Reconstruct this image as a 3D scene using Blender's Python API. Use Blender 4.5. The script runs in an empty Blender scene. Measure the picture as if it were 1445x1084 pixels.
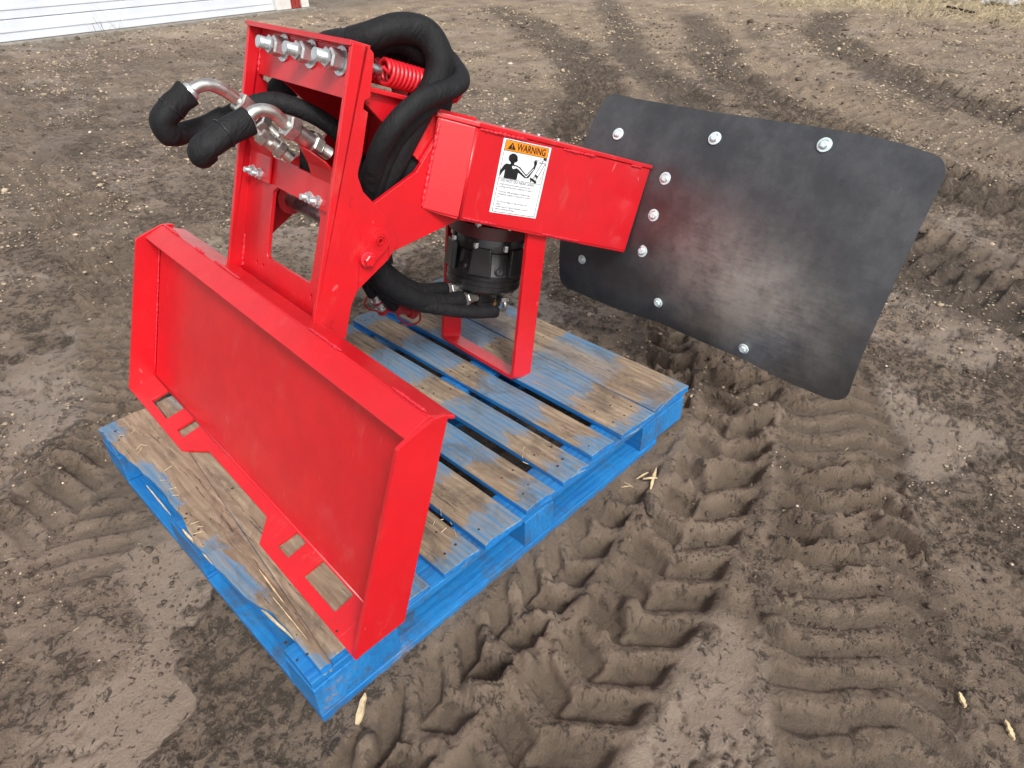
import bpy, bmesh, math, random
import numpy as np
from mathutils import Vector, Matrix
from mathutils.geometry import tessellate_polygon
random.seed(7); rng = np.random.default_rng(11)
S = bpy.context.scene; C = S.collection
# ------------------------------------------------------------------ camera, world, sun, exposure
CAM = Vector((-0.2134, -0.7041, 1.2026)); yaw, pit, rol = 0.771465, 0.608595, -0.0123
f = Vector((math.cos(pit)*math.cos(yaw), math.cos(pit)*math.sin(yaw), -math.sin(pit)))
rt = Vector((math.sin(yaw), -math.cos(yaw), 0)); up = rt.cross(f)
c_, s_ = math.cos(rol), math.sin(rol)
r2 = c_*rt + s_*up; u2 = -s_*rt + c_*up
cd = bpy.data.cameras.new('camera'); cam = bpy.data.objects.new('camera', cd); C.objects.link(cam)
cam.matrix_world = Matrix(((r2.x, u2.x, -f.x, CAM.x), (r2.y, u2.y, -f.y, CAM.y), (r2.z, u2.z, -f.z, CAM.z), (0, 0, 0, 1)))
cd.sensor_width = 36; cd.lens = 930.857/1445*36; cd.clip_start = .05; cd.clip_end = 400
S.camera = cam
S.render.engine = 'CYCLES'; S.render.resolution_x = 1024; S.render.resolution_y = 768
S.view_settings.view_transform = 'Standard'; S.view_settings.look = 'None'; S.view_settings.gamma = 1
S.view_settings.use_curve_mapping = False
S.view_settings.exposure = 0.72
SUN_DIR = Vector((-.30, -.70, .78)).normalized()
W = bpy.data.worlds.new('World'); S.world = W; W.use_nodes = True
nt = W.node_tree; nt.nodes.clear()
sky = nt.nodes.new('ShaderNodeTexSky'); sky.sky_type = 'NISHITA'; sky.sun_disc = False
sky.sun_elevation = math.asin(SUN_DIR.z); sky.sun_rotation = math.atan2(SUN_DIR.x, SUN_DIR.y)
sky.dust_density = 4; sky.air_density = 1.0
hs = nt.nodes.new('ShaderNodeHueSaturation'); hs.inputs['Saturation'].default_value = .18
bg = nt.nodes.new('ShaderNodeBackground'); bg.inputs['Strength'].default_value = .125
wo = nt.nodes.new('ShaderNodeOutputWorld')
nt.links.new(sky.outputs[0], hs.inputs['Color']); nt.links.new(hs.outputs[0], bg.inputs['Color']); nt.links.new(bg.outputs[0], wo.inputs[0])
sd = bpy.data.lights.new('sun', 'SUN'); sd.energy = 1.5; sd.angle = math.radians(13); sd.color = (1, .96, .9)
sun = bpy.data.objects.new('sun', sd); C.objects.link(sun); sun.rotation_euler = SUN_DIR.to_track_quat('Z', 'Y').to_euler()
sun.location = (0, 0, 10)

# ------------------------------------------------------------------ material helper
class NT:
    def __init__(s, name):
        s.m = bpy.data.materials.new(name); s.m.use_nodes = True; s.t = s.m.node_tree
        s.b = s.t.nodes['Principled BSDF']; s.o = s.t.nodes['Material Output']; s.tc = s.t.nodes.new('ShaderNodeTexCoord')
    def n(s, k, **kw):
        x = s.t.nodes.new('ShaderNode'+k)
        for a, v in kw.items(): setattr(x, a, v)
        return x
    def l(s, a, b): s.t.links.new(a, b)
    def noise(s, scale, detail=4, rough=.55, sc=(1, 1, 1), dist=0, src=None, off=0):
        mp = s.n('Mapping'); mp.inputs['Scale'].default_value = sc; mp.inputs['Location'].default_value = (off, off*1.7, off*.3)
        s.l(src or s.tc.outputs['Object'], mp.inputs[0]); x = s.n('TexNoise'); x.inputs['Scale'].default_value = scale
        x.inputs['Detail'].default_value = detail; x.inputs['Roughness'].default_value = rough; x.inputs['Distortion'].default_value = dist
        s.l(mp.outputs[0], x.inputs['Vector']); return x.outputs['Fac']
    def ramp(s, v, a, b, ca=0., cb=1.):
        x = s.n('MapRange', interpolation_type='SMOOTHSTEP'); x.inputs[1].default_value = a; x.inputs[2].default_value = b
        x.inputs[3].default_value = ca; x.inputs[4].default_value = cb; s.l(v, x.inputs[0]); return x.outputs[0]
    def math(s, op, a, b=None, clamp=False):
        x = s.n('Math', operation=op, use_clamp=clamp)
        for i, v in enumerate((a, b)):
            if v is None: continue
            if isinstance(v, (int, float)): x.inputs[i].default_value = v
            else: s.l(v, x.inputs[i])
        return x.outputs[0]
    def mix(s, fac, a, b):
        x = s.n('Mix', data_type='RGBA')
        for i, v in ((0, fac), (6, a), (7, b)):
            if isinstance(v, (int, float)): x.inputs[i].default_value = v
            elif isinstance(v, tuple): x.inputs[i].default_value = (*v, 1)
            else: s.l(v, x.inputs[i])
        return x.outputs[2]
    def set(s, k, v):
        if isinstance(v, (int, float)): s.b.inputs[k].default_value = v
        elif isinstance(v, tuple): s.b.inputs[k].default_value = (*v, 1) if len(v) == 3 else v
        else: s.l(v, s.b.inputs[k])
    def bump(s, h, dist, strength=1., prev=None):
        x = s.n('Bump'); x.inputs['Distance'].default_value = dist; x.inputs['Strength'].default_value = strength
        s.l(h, x.inputs['Height'])
        if prev: s.l(prev, x.inputs['Normal'])
        s.l(x.outputs[0], s.b.inputs['Normal']); return x.outputs[0]

def red_paint(name='red paint', base=(.62, .006, .014), weld=False):
    m = NT(name)
    n1 = m.noise(7, 5, .6); n2 = m.noise(60, 3, .6, off=3); dust = m.noise(14, 6, .7, (1, 1, .5), off=9)
    sm = m.ramp(dust, .56, .76, 0, .18)
    geo = m.n('NewGeometry')
    col = m.mix(m.ramp(n1, .3, .7), base, tuple(x*.86 for x in base))
    col = m.mix(sm, col, (.55, .20, .16))
    scr = m.noise(30, 2, .5, (1, 6, .6), .6, off=21); scm = m.ramp(scr, .73, .745, 0, .22)
    col = m.mix(scm, col, (.75, .30, .28))
    m.set('Base Color', col)
    m.set('Roughness', m.ramp(n1, .3, .8, .32, .48)); m.set('Coat Weight', .5); m.set('Coat Roughness', .2)
    peel = m.noise(420, 2, .5)
    p = m.bump(peel, .0012, .35)
    if weld:
        m.bump(m.noise(90, 4, .7), .006, .9, p)
    else:
        m.bump(n2, .0010, .25, p)
    return m.m
def plain(name, col, rough=.5, metal=0, bscale=0, bd=.001, var=.15, coat=0, vscale=12):
    m = NT(name); n1 = m.noise(vscale, 5, .6)
    m.set('Base Color', m.mix(m.ramp(n1, .3, .7), tuple(x*(1-var) for x in col), tuple(min(1, x*(1+var)) for x in col)))
    m.set('Roughness', m.ramp(n1, .3, .7, rough*.85, min(1, rough*1.15))); m.set('Metallic', metal); m.set('Coat Weight', coat)
    if bscale: m.bump(m.noise(bscale, 3), bd, .6)
    return m.m
M_red = red_paint(); M_weld = red_paint('welded red paint', (.74, .012, .03), True)
M_darkred = red_paint('dull red paint', (.42, .008, .012))
M_primer = plain('oxide red flange paint', (.085, .018, .015), .5, 0, 80, .001, .3)
M_zinc = plain('zinc plated steel', (.64, .69, .70), .33, .8, 200, .0004, .12, vscale=90)
M_washer = plain('pale zinc washer', (.60, .72, .74), .42, .10, 200, .0003, .1, vscale=60)
M_fit = plain('brushed fitting steel', (.60, .58, .55), .33, .95, 150, .0004, .15, vscale=70)
M_shaft = plain('worn bare shaft', (.42, .42, .43), .32, .9, 60, .0006, .6, vscale=25)
M_motor = plain('satin black casting', (.005, .005, .006), .48, 0, 160, .0012, .4, .3)
M_ochre = plain('ochre grease stain', (.20, .09, .015), .6, 0, 120, .001, .5)
def cloth():
    m = NT('black nylon sleeve'); n = m.noise(9, 5, .6); fine = m.noise(900, 1)
    d = m.noise(30, 6, .75, off=4)
    m.set('Base Color', m.mix(m.ramp(d, .66, .8, 0, .35), m.mix(n, (.006, .006, .007), (.013, .013, .015)), (.10, .09, .08)))
    m.set('Roughness', .68); m.set('Specular IOR Level', .28)
    p = m.bump(fine, .0006, .5); m.bump(m.noise(34, 5, .65, (1, 1, .35), 1.2), .008, .8, p); return m.m
M_cloth = cloth()
def blade_mat():
    m = NT('mill scale steel sheet')
    g = m.noise(26, 6, .7, (3, .8, 7)); blot = m.noise(6, 6, .7, off=5); fl = m.noise(300, 2)
    sep = m.n('SeparateXYZ'); m.l(m.tc.outputs['Object'], sep.inputs[0])
    # worn: sheen painted into the colour as a lighter band mid-sheet (local z = height, -y = across)
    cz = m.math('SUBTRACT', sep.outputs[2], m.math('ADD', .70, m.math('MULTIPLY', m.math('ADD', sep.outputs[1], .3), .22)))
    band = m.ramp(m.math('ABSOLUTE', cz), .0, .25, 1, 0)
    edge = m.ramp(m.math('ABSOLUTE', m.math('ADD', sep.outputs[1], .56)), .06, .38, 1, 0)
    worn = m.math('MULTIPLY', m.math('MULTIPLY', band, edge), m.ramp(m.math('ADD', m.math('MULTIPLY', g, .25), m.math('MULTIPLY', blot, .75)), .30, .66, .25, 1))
    col = m.mix(m.ramp(blot, .35, .7), (.085, .088, .094), (.135, .139, .147))
    col = m.mix(m.ramp(m.noise(11, 6, .75, off=31), .60, .75, 0, .45), col, (.055, .022, .012))
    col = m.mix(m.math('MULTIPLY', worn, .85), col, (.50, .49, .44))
    scr = m.noise(6, 2, .4, (1, 9, 2), 1.3, off=44)
    sc = m.math('MULTIPLY', m.ramp(m.math('ABSOLUTE', m.math('SUBTRACT', scr, .5)), 0, .004, 1, 0), m.ramp(blot, .50, .60))
    col = m.mix(m.math('MULTIPLY', sc, .4), col, (.30, .28, .22))
    col = m.mix(m.ramp(fl, .74, .80, 0, .5), col, (.25, .23, .2))
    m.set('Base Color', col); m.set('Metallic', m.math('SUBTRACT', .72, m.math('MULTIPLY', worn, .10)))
    m.set('Roughness', m.ramp(m.math('ADD', m.math('MULTIPLY', g, .5), m.math('MULTIPLY', blot, .5)), .35, .65, .38, .50)); m.set('Specular IOR Level', .55)
    m.bump(m.noise(5, 3), .010, .25, m.bump(g, .0009, .3)); return m.m
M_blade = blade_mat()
def wood(name, painted):
    # painted: 0 worn deck, 1 fresh blue sides and blocks
    m = NT(name); geo = m.n('NewGeometry'); at = m.n('Attribute', attribute_name='board_seed')
    sep = m.n('SeparateXYZ'); m.l(m.tc.outputs['Object'], sep.inputs[0])
    cmb = m.n('CombineXYZ'); m.l(sep.outputs[0], cmb.inputs[0]); m.l(sep.outputs[1], cmb.inputs[1])
    m.l(m.math('ADD', sep.outputs[2], at.outputs['Fac']), cmb.inputs[2]); src = cmb.outputs[0]
    sc = (1, .07, 1) if painted < 2 else (.07, 1, 1)
    grain = m.noise(120, 4, .65, sc, .7, src); grain2 = m.noise(28, 5, .7, (1, .12, 1) if painted < 2 else (.12, 1, 1), 1.5, src, 3)
    # growth ring lines: distorted bands
    wv = m.n('TexWave', wave_type='BANDS', bands_direction='X' if painted < 2 else 'Y'); wv.inputs['Scale'].default_value = 19
    wv.inputs['Distortion'].default_value = 9; wv.inputs['Detail'].default_value = 3; wv.inputs['Detail Scale'].default_value = .35
    mp = m.n('Mapping'); mp.inputs['Scale'].default_value = (1, .16, 1) if painted < 2 else (.16, 1, 1); m.l(src, mp.inputs[0]); m.l(mp.outputs[0], wv.inputs['Vector'])
    rings = wv.outputs['Fac']
    woodc = m.mix(m.ramp(grain2, .3, .7), (.19, .140, .095), (.36, .285, .20))
    woodc = m.mix(m.math('MULTIPLY', rings, .35), woodc, (.15, .095, .055))
    dirt = m.noise(11, 7, .75, (1, .6, 1), .5, src, 8)
    woodc = m.mix(m.ramp(dirt, .46, .68, 0, .75), woodc, (.085, .065, .05))
    big = m.noise(7, 6, .72, (1, .5, 1), .4, src, 15)
    if painted == 0:
        y = sep.outputs[1]; x = sep.outputs[0]
        d0 = m.math('ABSOLUTE', m.math('SUBTRACT', y, .135)); d1 = m.math('ABSOLUTE', m.math('SUBTRACT', y, .50)); d2 = m.math('ABSOLUTE', m.math('SUBTRACT', y, .86))
        band = m.math('MINIMUM', m.math('MINIMUM', d0, d1), d2)
        wear = m.ramp(m.math('ADD', band, m.math('ADD', m.math('MULTIPLY', m.math('SUBTRACT', big, .5), .26), m.math('MULTIPLY', m.math('SUBTRACT', grain, .5), .13))), .058, .084, 1, 0)
        lead = m.ramp(m.math('ADD', x, m.math('MULTIPLY', m.math('SUBTRACT', big, .5), .16)), .036, .044, 0, 1)
        lead = m.math('MULTIPLY', lead, m.ramp(x, .16, .24, 1, 0))
        lead2 = m.math('MULTIPLY', m.ramp(m.math('ADD', x, m.math('MULTIPLY', m.math('SUBTRACT', big, .5), .12)), 1.04, 1.10, 0, .8), m.ramp(x, 1.14, 1.19, 1, 0))
        wear = m.math('MAXIMUM', wear, m.math('MAXIMUM', lead, lead2))
        rub = m.ramp(m.math('ADD', m.math('MULTIPLY', grain, .55), m.math('MULTIPLY', big, .5)), .50, .66, 0, .5)
        wear = m.math('MAXIMUM', wear, rub)
        split = m.ramp(m.math('ABSOLUTE', m.math('SUBTRACT', m.noise(17, 5, .6, (1, .05, 1), .2, src, 77), .5)), 0, .006, 1, 0); woodc = m.mix(m.math('MULTIPLY', split, .8), woodc, (.02, .014, .01))
        # faces that are not the top keep their paint
        nz = m.n('SeparateXYZ'); m.l(geo.outputs['True Normal'], nz.inputs[0]); wear = m.math('MULTIPLY', wear, m.ramp(nz.outputs[2], .15, .45))
        blue = m.mix(m.ramp(big, .3, .7), (.095, .165, .25), (.040, .20, .40))
        blue = m.mix(m.ramp(grain, .42, .64, 0, .7), blue, (.17, .20, .22))
        blue = m.mix(m.math('MULTIPLY', rings, .30), blue, (.27, .29, .29))
        blue = m.mix(m.ramp(dirt, .46, .66, 0, .6), blue, (.085, .085, .080))
        side = m.ramp(nz.outputs[2], .15, .45)
        blue = m.mix(side, m.mix(m.ramp(dirt, .45, .7, 0, .6), m.mix(m.ramp(grain, .4, .6), (.008, .14, .42), (.010, .19, .54)), (.05, .07, .09)), blue)
    else:
        wear = m.math('MAXIMUM', m.ramp(m.math('ADD', m.math('MULTIPLY', grain, .4), m.math('MULTIPLY', big, .65)), .60, .70, 0, .7), 0)
        blue = m.mix(m.ramp(big, .3, .7), (.008, .14, .38), (.016, .20, .50))
        blue = m.mix(m.ramp(grain, .50, .60, 0, .5), blue, (.003, .10, .36))
        blue = m.mix(m.ramp(dirt, .47, .66, 0, .7), blue, (.055, .075, .10))
    splash = m.ramp(m.math('ADD', sep.outputs[2], m.math('MULTIPLY', m.math('SUBTRACT', m.noise(60, 6, .75, (1, 1, 1), 0, src, 60), .5), -.05)), -.002, .006, .85, 0); base_c = m.mix(splash, m.mix(wear, blue, woodc), (.105, .082, .062))
    m.set('Base Color', base_c); m.set('Roughness', m.ramp(wear, 0, 1, .55, .82))
    h = m.math('ADD', m.math('MULTIPLY', grain, .7), m.math('MULTIPLY', rings, .25))
    m.bump(dirt, .004, .4, m.bump(h, .0028, .7)); return m.m
M_deck = wood('worn blue and bare timber', 0); M_block = wood('blue painted timber', 1); M_long = wood('blue painted long timber', 2)
M_nail = plain('rusty nail head', (.05, .025, .015), .7, .3)
M_splinter = plain('pale split timber', (.55, .42, .25), .8, 0, 150, .002, .25, vscale=60)

# ------------------------------------------------------------------ object helpers
def link(name, me, mat, parent=None, smooth=False, bevel=0, matrix=None):
    o = bpy.data.objects.new(name, me); C.objects.link(o)
    if mat and not me.materials: me.materials.append(mat)
    if parent: o.parent = parent
    if smooth:
        me.polygons.foreach_set('use_smooth', [True]*len(me.polygons))
    if bevel:
        b = o.modifiers.new('bevel', 'BEVEL'); b.width = bevel; b.segments = 2; b.limit_method = 'ANGLE'; b.angle_limit = math.radians(40)
    return o
def empty(name, label, cat, mat=None):
    o = bpy.data.objects.new(name, None); C.objects.link(o); o['label'] = label; o['category'] = cat
    o.empty_display_size = .1
    if mat is not None: o.matrix_world = mat
    return o
def tag(o, label, cat, group=None, kind=None):
    if label: o['label'] = label
    if cat: o['category'] = cat
    if group: o['group'] = group
    if kind: o['kind'] = kind
    return o
def mesh(name, vs, fs):
    me = bpy.data.meshes.new(name); me.from_pydata([tuple(v) for v in vs], [], fs); me.validate(); me.update()
    bm = bmesh.new(); bm.from_mesh(me); bmesh.ops.remove_doubles(bm, verts=bm.verts, dist=1e-6); bmesh.ops.recalc_face_normals(bm, faces=bm.faces); bm.to_mesh(me); bm.free()
    return me
def V(a, b, c): return Vector((c, -a, b))          # (across, up, ahead) of the attachment -> its local x, y, z
def slab(loops, fn, t0, t1):
    """extrude a polygon (outer loop + holes) given in 2D from t0 to t1 through fn(p, q, t)"""
    tris = tessellate_polygon([[Vector((p, q, 0)) for p, q in lp] for lp in loops])
    flat = [pq for lp in loops for pq in lp]; n = len(flat)
    vs = [fn(p, q, t0) for p, q in flat] + [fn(p, q, t1) for p, q in flat]
    fs = [tuple(t) for t in tris] + [tuple(i+n for i in reversed(t)) for t in tris]
    k = 0
    for lp in loops:
        m = len(lp)
        for i in range(m):
            a, b = k+i, k+(i+1) % m; fs.append((a, b, b+n, a+n))
        k += m
    return vs, fs
def rnd(poly, r, seg=4):
    """round chosen corners: poly entries (p, q) or (p, q, radius)"""
    out = []; n = len(poly)
    for i, c in enumerate(poly):
        rad = c[2] if len(c) > 2 else r
        P = Vector(c[:2]); A = Vector(poly[i-1][:2]); B = Vector(poly[(i+1) % n][:2])
        if rad <= 0: out.append(tuple(P)); continue
        da, db = (A-P), (B-P); la, lb = da.length, db.length; da.normalize(); db.normalize()
        ang = da.angle(db); tl = min(rad/max(math.tan(ang/2), 1e-3), la*.49, lb*.49)
        p0, p1 = P+da*tl, P+db*tl
        for k in range(seg+1):
            t = k/seg; q = (1-t)**2*p0 + 2*t*(1-t)*P + t*t*p1; out.append((q.x, q.y))
    return out
def plate(name, loops, axis, t0, t1, mat, parent, bevel=.0015, r=0):
    """axis 0: polygon (up, ahead) at across t; axis 2: polygon (across, up) at ahead t; axis 1: polygon (across, ahead) at height t"""
    fn = {0: lambda p, q, t: V(t, p, q), 2: lambda p, q, t: V(p, q, t), 1: lambda p, q, t: V(p, t, q)}[axis]
    vs, fs = slab([rnd(l, r) for l in loops], fn, t0, t1)
    return link(name, mesh(name, vs, fs), mat, parent, bevel=bevel)
def prism3(name, quad, thick, mat, parent, bevel=.0015):
    """a flat plate from 3D corner points (V coords), thickened along its normal"""
    q = [Vector(v) for v in quad]; nrm = (q[1]-q[0]).cross(q[2]-q[0]).normalized()*thick
    n = len(q); vs = q+[v+nrm for v in q]
    fs = [tuple(range(n)), tuple(range(2*n-1, n-1, -1))]+[(i, (i+1) % n, (i+1) % n+n, i+n) for i in range(n)]
    return link(name, mesh(name, vs, fs), mat, parent, bevel=bevel)
def catmull(pts, k=8):
    P = [Vector(p) for p in pts]; P = [P[0]*2-P[1]]+P+[P[-1]*2-P[-2]]; out = []
    for i in range(1, len(P)-2):
        for j in range(k):
            t = j/k; a, b, c, d = P[i-1:i+3]
            out.append(.5*((2*b)+(c-a)*t+(2*a-5*b+4*c-d)*t*t+(3*b-a-3*c+d)*t**3))
    out.append(P[-2]); return out
def tube_mesh(name, path, r, seg=16, wob=0, flat=1., seed=0, closed=False, squash=None, folds=0):
    P = path; n = len(P); vs = []; fs = []
    rr = random.Random(seed); ph = [rr.uniform(0, 6.28) for _ in range(8)]
    prev = None; L = 0
    for i in range(n):
        t = (P[(i+1) % n]-P[i-1]) if closed else (P[min(i+1, n-1)]-P[max(i-1, 0)]); t.normalize()
        if i: L += (P[i]-P[i-1]).length
        if prev is None: a = t.orthogonal().normalized()
        else: a = (prev - t*prev.dot(t)).normalized()
        prev = a; b = t.cross(a); R = r(i/(n-1)) if callable(r) else r
        for k in range(seg):
            th = 2*math.pi*k/seg
            w = 1+wob*(math.sin(2*th+L*23+ph[0])*.5+math.sin(3*th-L*41+ph[1])*.35+math.sin(th+L*70+ph[2])*.25)
            if folds: w += folds*(abs(math.sin(1.5*th+L*14+ph[3]))**6 - .2)*.6 + folds*.4*math.sin(L*160+2*math.sin(th*2+ph[4]))*max(0, math.sin(L*19+ph[5]))
            vs.append(P[i]+(a*math.cos(th)+b*math.sin(th)*flat)*R*w)
    for i in range(n if closed else n-1):
        for k in range(seg):
            a0 = i*seg+k; a1 = i*seg+(k+1) % seg; j = (i+1) % n; fs.append((a0, a1, j*seg+(k+1) % seg, j*seg+k))
    if not closed: fs += [tuple(range(seg-1, -1, -1)), tuple((n-1)*seg+k for k in range(seg))]
    me = bpy.data.meshes.new(name); me.from_pydata([tuple(v) for v in vs], [], fs); me.update(); return me
def tube(name, path, r, mat, parent, **kw):
    o = link(name, tube_mesh(name, path, r, **kw), mat, parent, smooth=True); return o
def lathe(name, prof, c, ax, mat, parent, seg=24, smooth=True, bevel=0, rot=0.):
    """prof: (radius, along) pairs; c centre, ax axis in local coords"""
    ax = Vector(ax).normalized(); a = ax.orthogonal().normalized(); b = ax.cross(a); c = Vector(c); vs = []; fs = []
    for r, h in prof:
        for k in range(seg):
            th = 2*math.pi*(k+rot)/seg; vs.append(c+ax*h+(a*math.cos(th)+b*math.sin(th))*r)
    for i in range(len(prof)-1):
        for k in range(seg):
            fs.append((i*seg+k, i*seg+(k+1) % seg, (i+1)*seg+(k+1) % seg, (i+1)*seg+k))
    fs += [tuple(range(seg)), tuple((len(prof)-1)*seg+k for k in range(seg))]
    me = bpy.data.meshes.new(name); me.from_pydata([tuple(v) for v in vs], [], fs); me.update()
    bm = bmesh.new(); bm.from_mesh(me); bmesh.ops.recalc_face_normals(bm, faces=bm.faces); bm.to_mesh(me); bm.free()
    o = link(name, me, mat, parent, bevel=bevel)
    if smooth:
        me.polygons.foreach_set('use_smooth', [len(p.vertices) == 4 for p in me.polygons])
        for e in me.edges: pass
        try: me.set_sharp_from_angle(angle=math.radians(35))
        except Exception: pass
    return o
def hexnut(name, c, ax, r, h0, h1, mat, parent, rot=.2):
    return lathe(name, [(r*.86, h0), (r, h0+(h1-h0)*.12), (r, h1-(h1-h0)*.15), (r*.84, h1)], c, ax, mat, parent, seg=6, smooth=False, rot=rot)
def washer_bolt(c, ax, rw, rh, parent, hh=.011, hollow=False, dome=False):
    """a bolt with a washer under its head, head pointing along ax"""
    bolt = lathe('bolt', [(rh*.5, -.004), (rh*.5, .003), (rh*1.25, .0031), (rh*1.3, .0045), (rh*1.1, .006)], c, ax, M_zinc, parent, seg=20)
    lathe('washer', [(rw, 0.0005), (rw, .0028), (rw*.97, .0032), (rw*.3, .0033)], c, ax, M_washer, bolt, seg=28)
    hexnut('bolt_head', c, ax, rh, .0056, hh, M_washer, bolt, rot=random.random())
    return bolt
def weld(p0, p1, r, parent, n=None, seed=0, mat=None):
    """bead of overlapping weld ripples"""
    p0, p1 = Vector(p0), Vector(p1); L = (p1-p0).length; rr = random.Random(seed); k = max(6, int(L/.0035)); vs = []; path = []
    for i in range(k+1):
        t = i/k; path.append(p0.lerp(p1, t)+Vector((rr.uniform(-1, 1), rr.uniform(-1, 1), rr.uniform(-1, 1)))*r*.13)
    return tube('weld_bead', path, lambda t: .78*r*(.86+.2*math.sin(t*k*1.6)+.12*math.sin(t*13+seed))*(.35+.65*min(1, t*9+.1, (1-t)*9+.1)), M_weld if mat is None else mat, parent, seg=8)

# ------------------------------------------------------------------ numpy noise
def hsh(ix, iy, s):
    h = (ix.astype(np.int64)*374761393 + iy.astype(np.int64)*668265263 + s*974711) & 0xffffffff
    h = ((h ^ (h >> 13))*1274126177) & 0xffffffff; return ((h ^ (h >> 16)) & 0xffffff)/float(0xffffff)
def vnoise(x, y, s=0):
    ix = np.floor(x); iy = np.floor(y); fx = x-ix; fy = y-iy; fx = fx*fx*fx*(fx*(fx*6-15)+10); fy = fy*fy*fy*(fy*(fy*6-15)+10)
    a = hsh(ix, iy, s); b = hsh(ix+1, iy, s); c = hsh(ix, iy+1, s); d = hsh(ix+1, iy+1, s)
    return (a*(1-fx)+b*fx)*(1-fy)+(c*(1-fx)+d*fx)*fy
def fbm(x, y, oct=4, s=0, g=.5):
    t = 0; a = 1; n = 0
    for i in range(oct):
        t = t+a*vnoise(x*2**i+i*17.3, y*2**i-i*9.1, s+i); n += a; a *= g
    return t/n
def sst(a, b, x): t = np.clip((x-a)/(b-a), 0, 1); return t*t*(3-2*t)
def worley(x, y, s=0):
    ix = np.floor(x); iy = np.floor(y); d1 = np.full(x.shape, 9.); hh = np.zeros(x.shape)
    for dx in (-1, 0, 1):
        for dy in (-1, 0, 1):
            jx, jy = ix+dx, iy+dy; px = jx+hsh(jx, jy, s); py = jy+hsh(jx, jy, s+7); d = np.hypot(px-x, py-y)
            m = d < d1; hh = np.where(m, hsh(jx, jy, s+13), hh); d1 = np.minimum(d, d1)
    return d1, hh

# ------------------------------------------------------------------ the muddy yard
def polyline(P, x, y):
    """arc length and signed offset of points from a smoothed polyline"""
    pts = np.array([tuple(v)[:2] for v in catmull([(a, b, 0) for a, b in P], 5)]); seg = np.diff(pts, axis=0); L = np.hypot(*seg.T); cum = np.concatenate([[0], np.cumsum(L)])
    bd = np.full(x.shape, 1e9); bs = np.zeros(x.shape); bt = np.zeros(x.shape)
    for i in range(len(seg)):
        ux, uy = seg[i]/L[i]; rx = x-pts[i, 0]; ry = y-pts[i, 1]; a = np.clip(rx*ux+ry*uy, 0, L[i]); ex = rx-a*ux; ey = ry-a*uy
        d = np.hypot(ex, ey); m = d < bd; sg = np.sign(ux*ry-uy*rx)
        bd = np.where(m, d, bd); bs = np.where(m, cum[i]+a, bs); bt = np.where(m, d*sg, bt)
    return bs, bt, cum[-1]
TRACKS = [  # points, left half width, right half width, pitch, depth, style, softness
    ([(-.95, -.52), (-.35, -.33), (.05, -.22), (.35, -.185), (.62, -.15), (.90, -.10), (1.2, -.02), (1.5, .12), (1.9, .4), (2.5, .95)], .17, .25, .105, .028, 0, .0),
    ([(-.4, -1.6), (.2, -1.05), (.6, -.78), (.95, -.59), (1.22, -.47), (1.5, -.34), (1.85, -.10), (2.3, .28), (2.9, .85), (3.6, 1.5)], .17, .17, .085, .013, 1, .10),
    ([(9.6, 9.3), (8.63, 7.83), (6.75, 5.17), (5.6, 3.85), (4.6, 2.95), (3.4, 2.1), (2.4, 1.5), (1.7, .9)], .28, .28, .15, .036, 1, .3),
    ([(10.5, 5.6), (8.3, 4.0), (6.6, 2.95), (5.4, 1.8), (4.58, .8), (3.95, -.2), (3.4, -1.3)], .27, .27, .15, .038, 1, .3),
    ([(13, 4.2), (9.6, 3.1), (7.33, 1.52), (5.96, .1), (5.2, -1.2)], .27, .27, .15, .036, 1, .4),
    ([(1.2, 8.5), (.77, 4.82), (.62, 3.5), (.50, 2.5), (.34, 1.6), (.1, 1.1), (-.4, .7)], .20, .20, .075, .011, 2, .2),
    ([(-.5, 5.5), (-.3, 3.3), (-.25, 2.1), (-.4, 1.2)], .18, .18, .08, .009, 2, .3),
    ([(5.4, 3.0), (4.2, 1.6), (3.3, .5), (2.8, -.5), (2.5, -1.5)], .32, .32, .10, .013, 1, .3),
    ([(9.5, 4.6), (7.6, 3.2), (6.2, 1.8), (5.2, .5), (4.7, -.9)], .30, .30, .12, .012, 1, .4),
    ([(12, 8.5), (8.6, 5.6), (6.5, 3.9), (4.9, 2.2), (3.6, .9), (2.9, -.1), (2.5, -1.0)], .22, .22, .13, .018, 1, .5),
]
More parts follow.
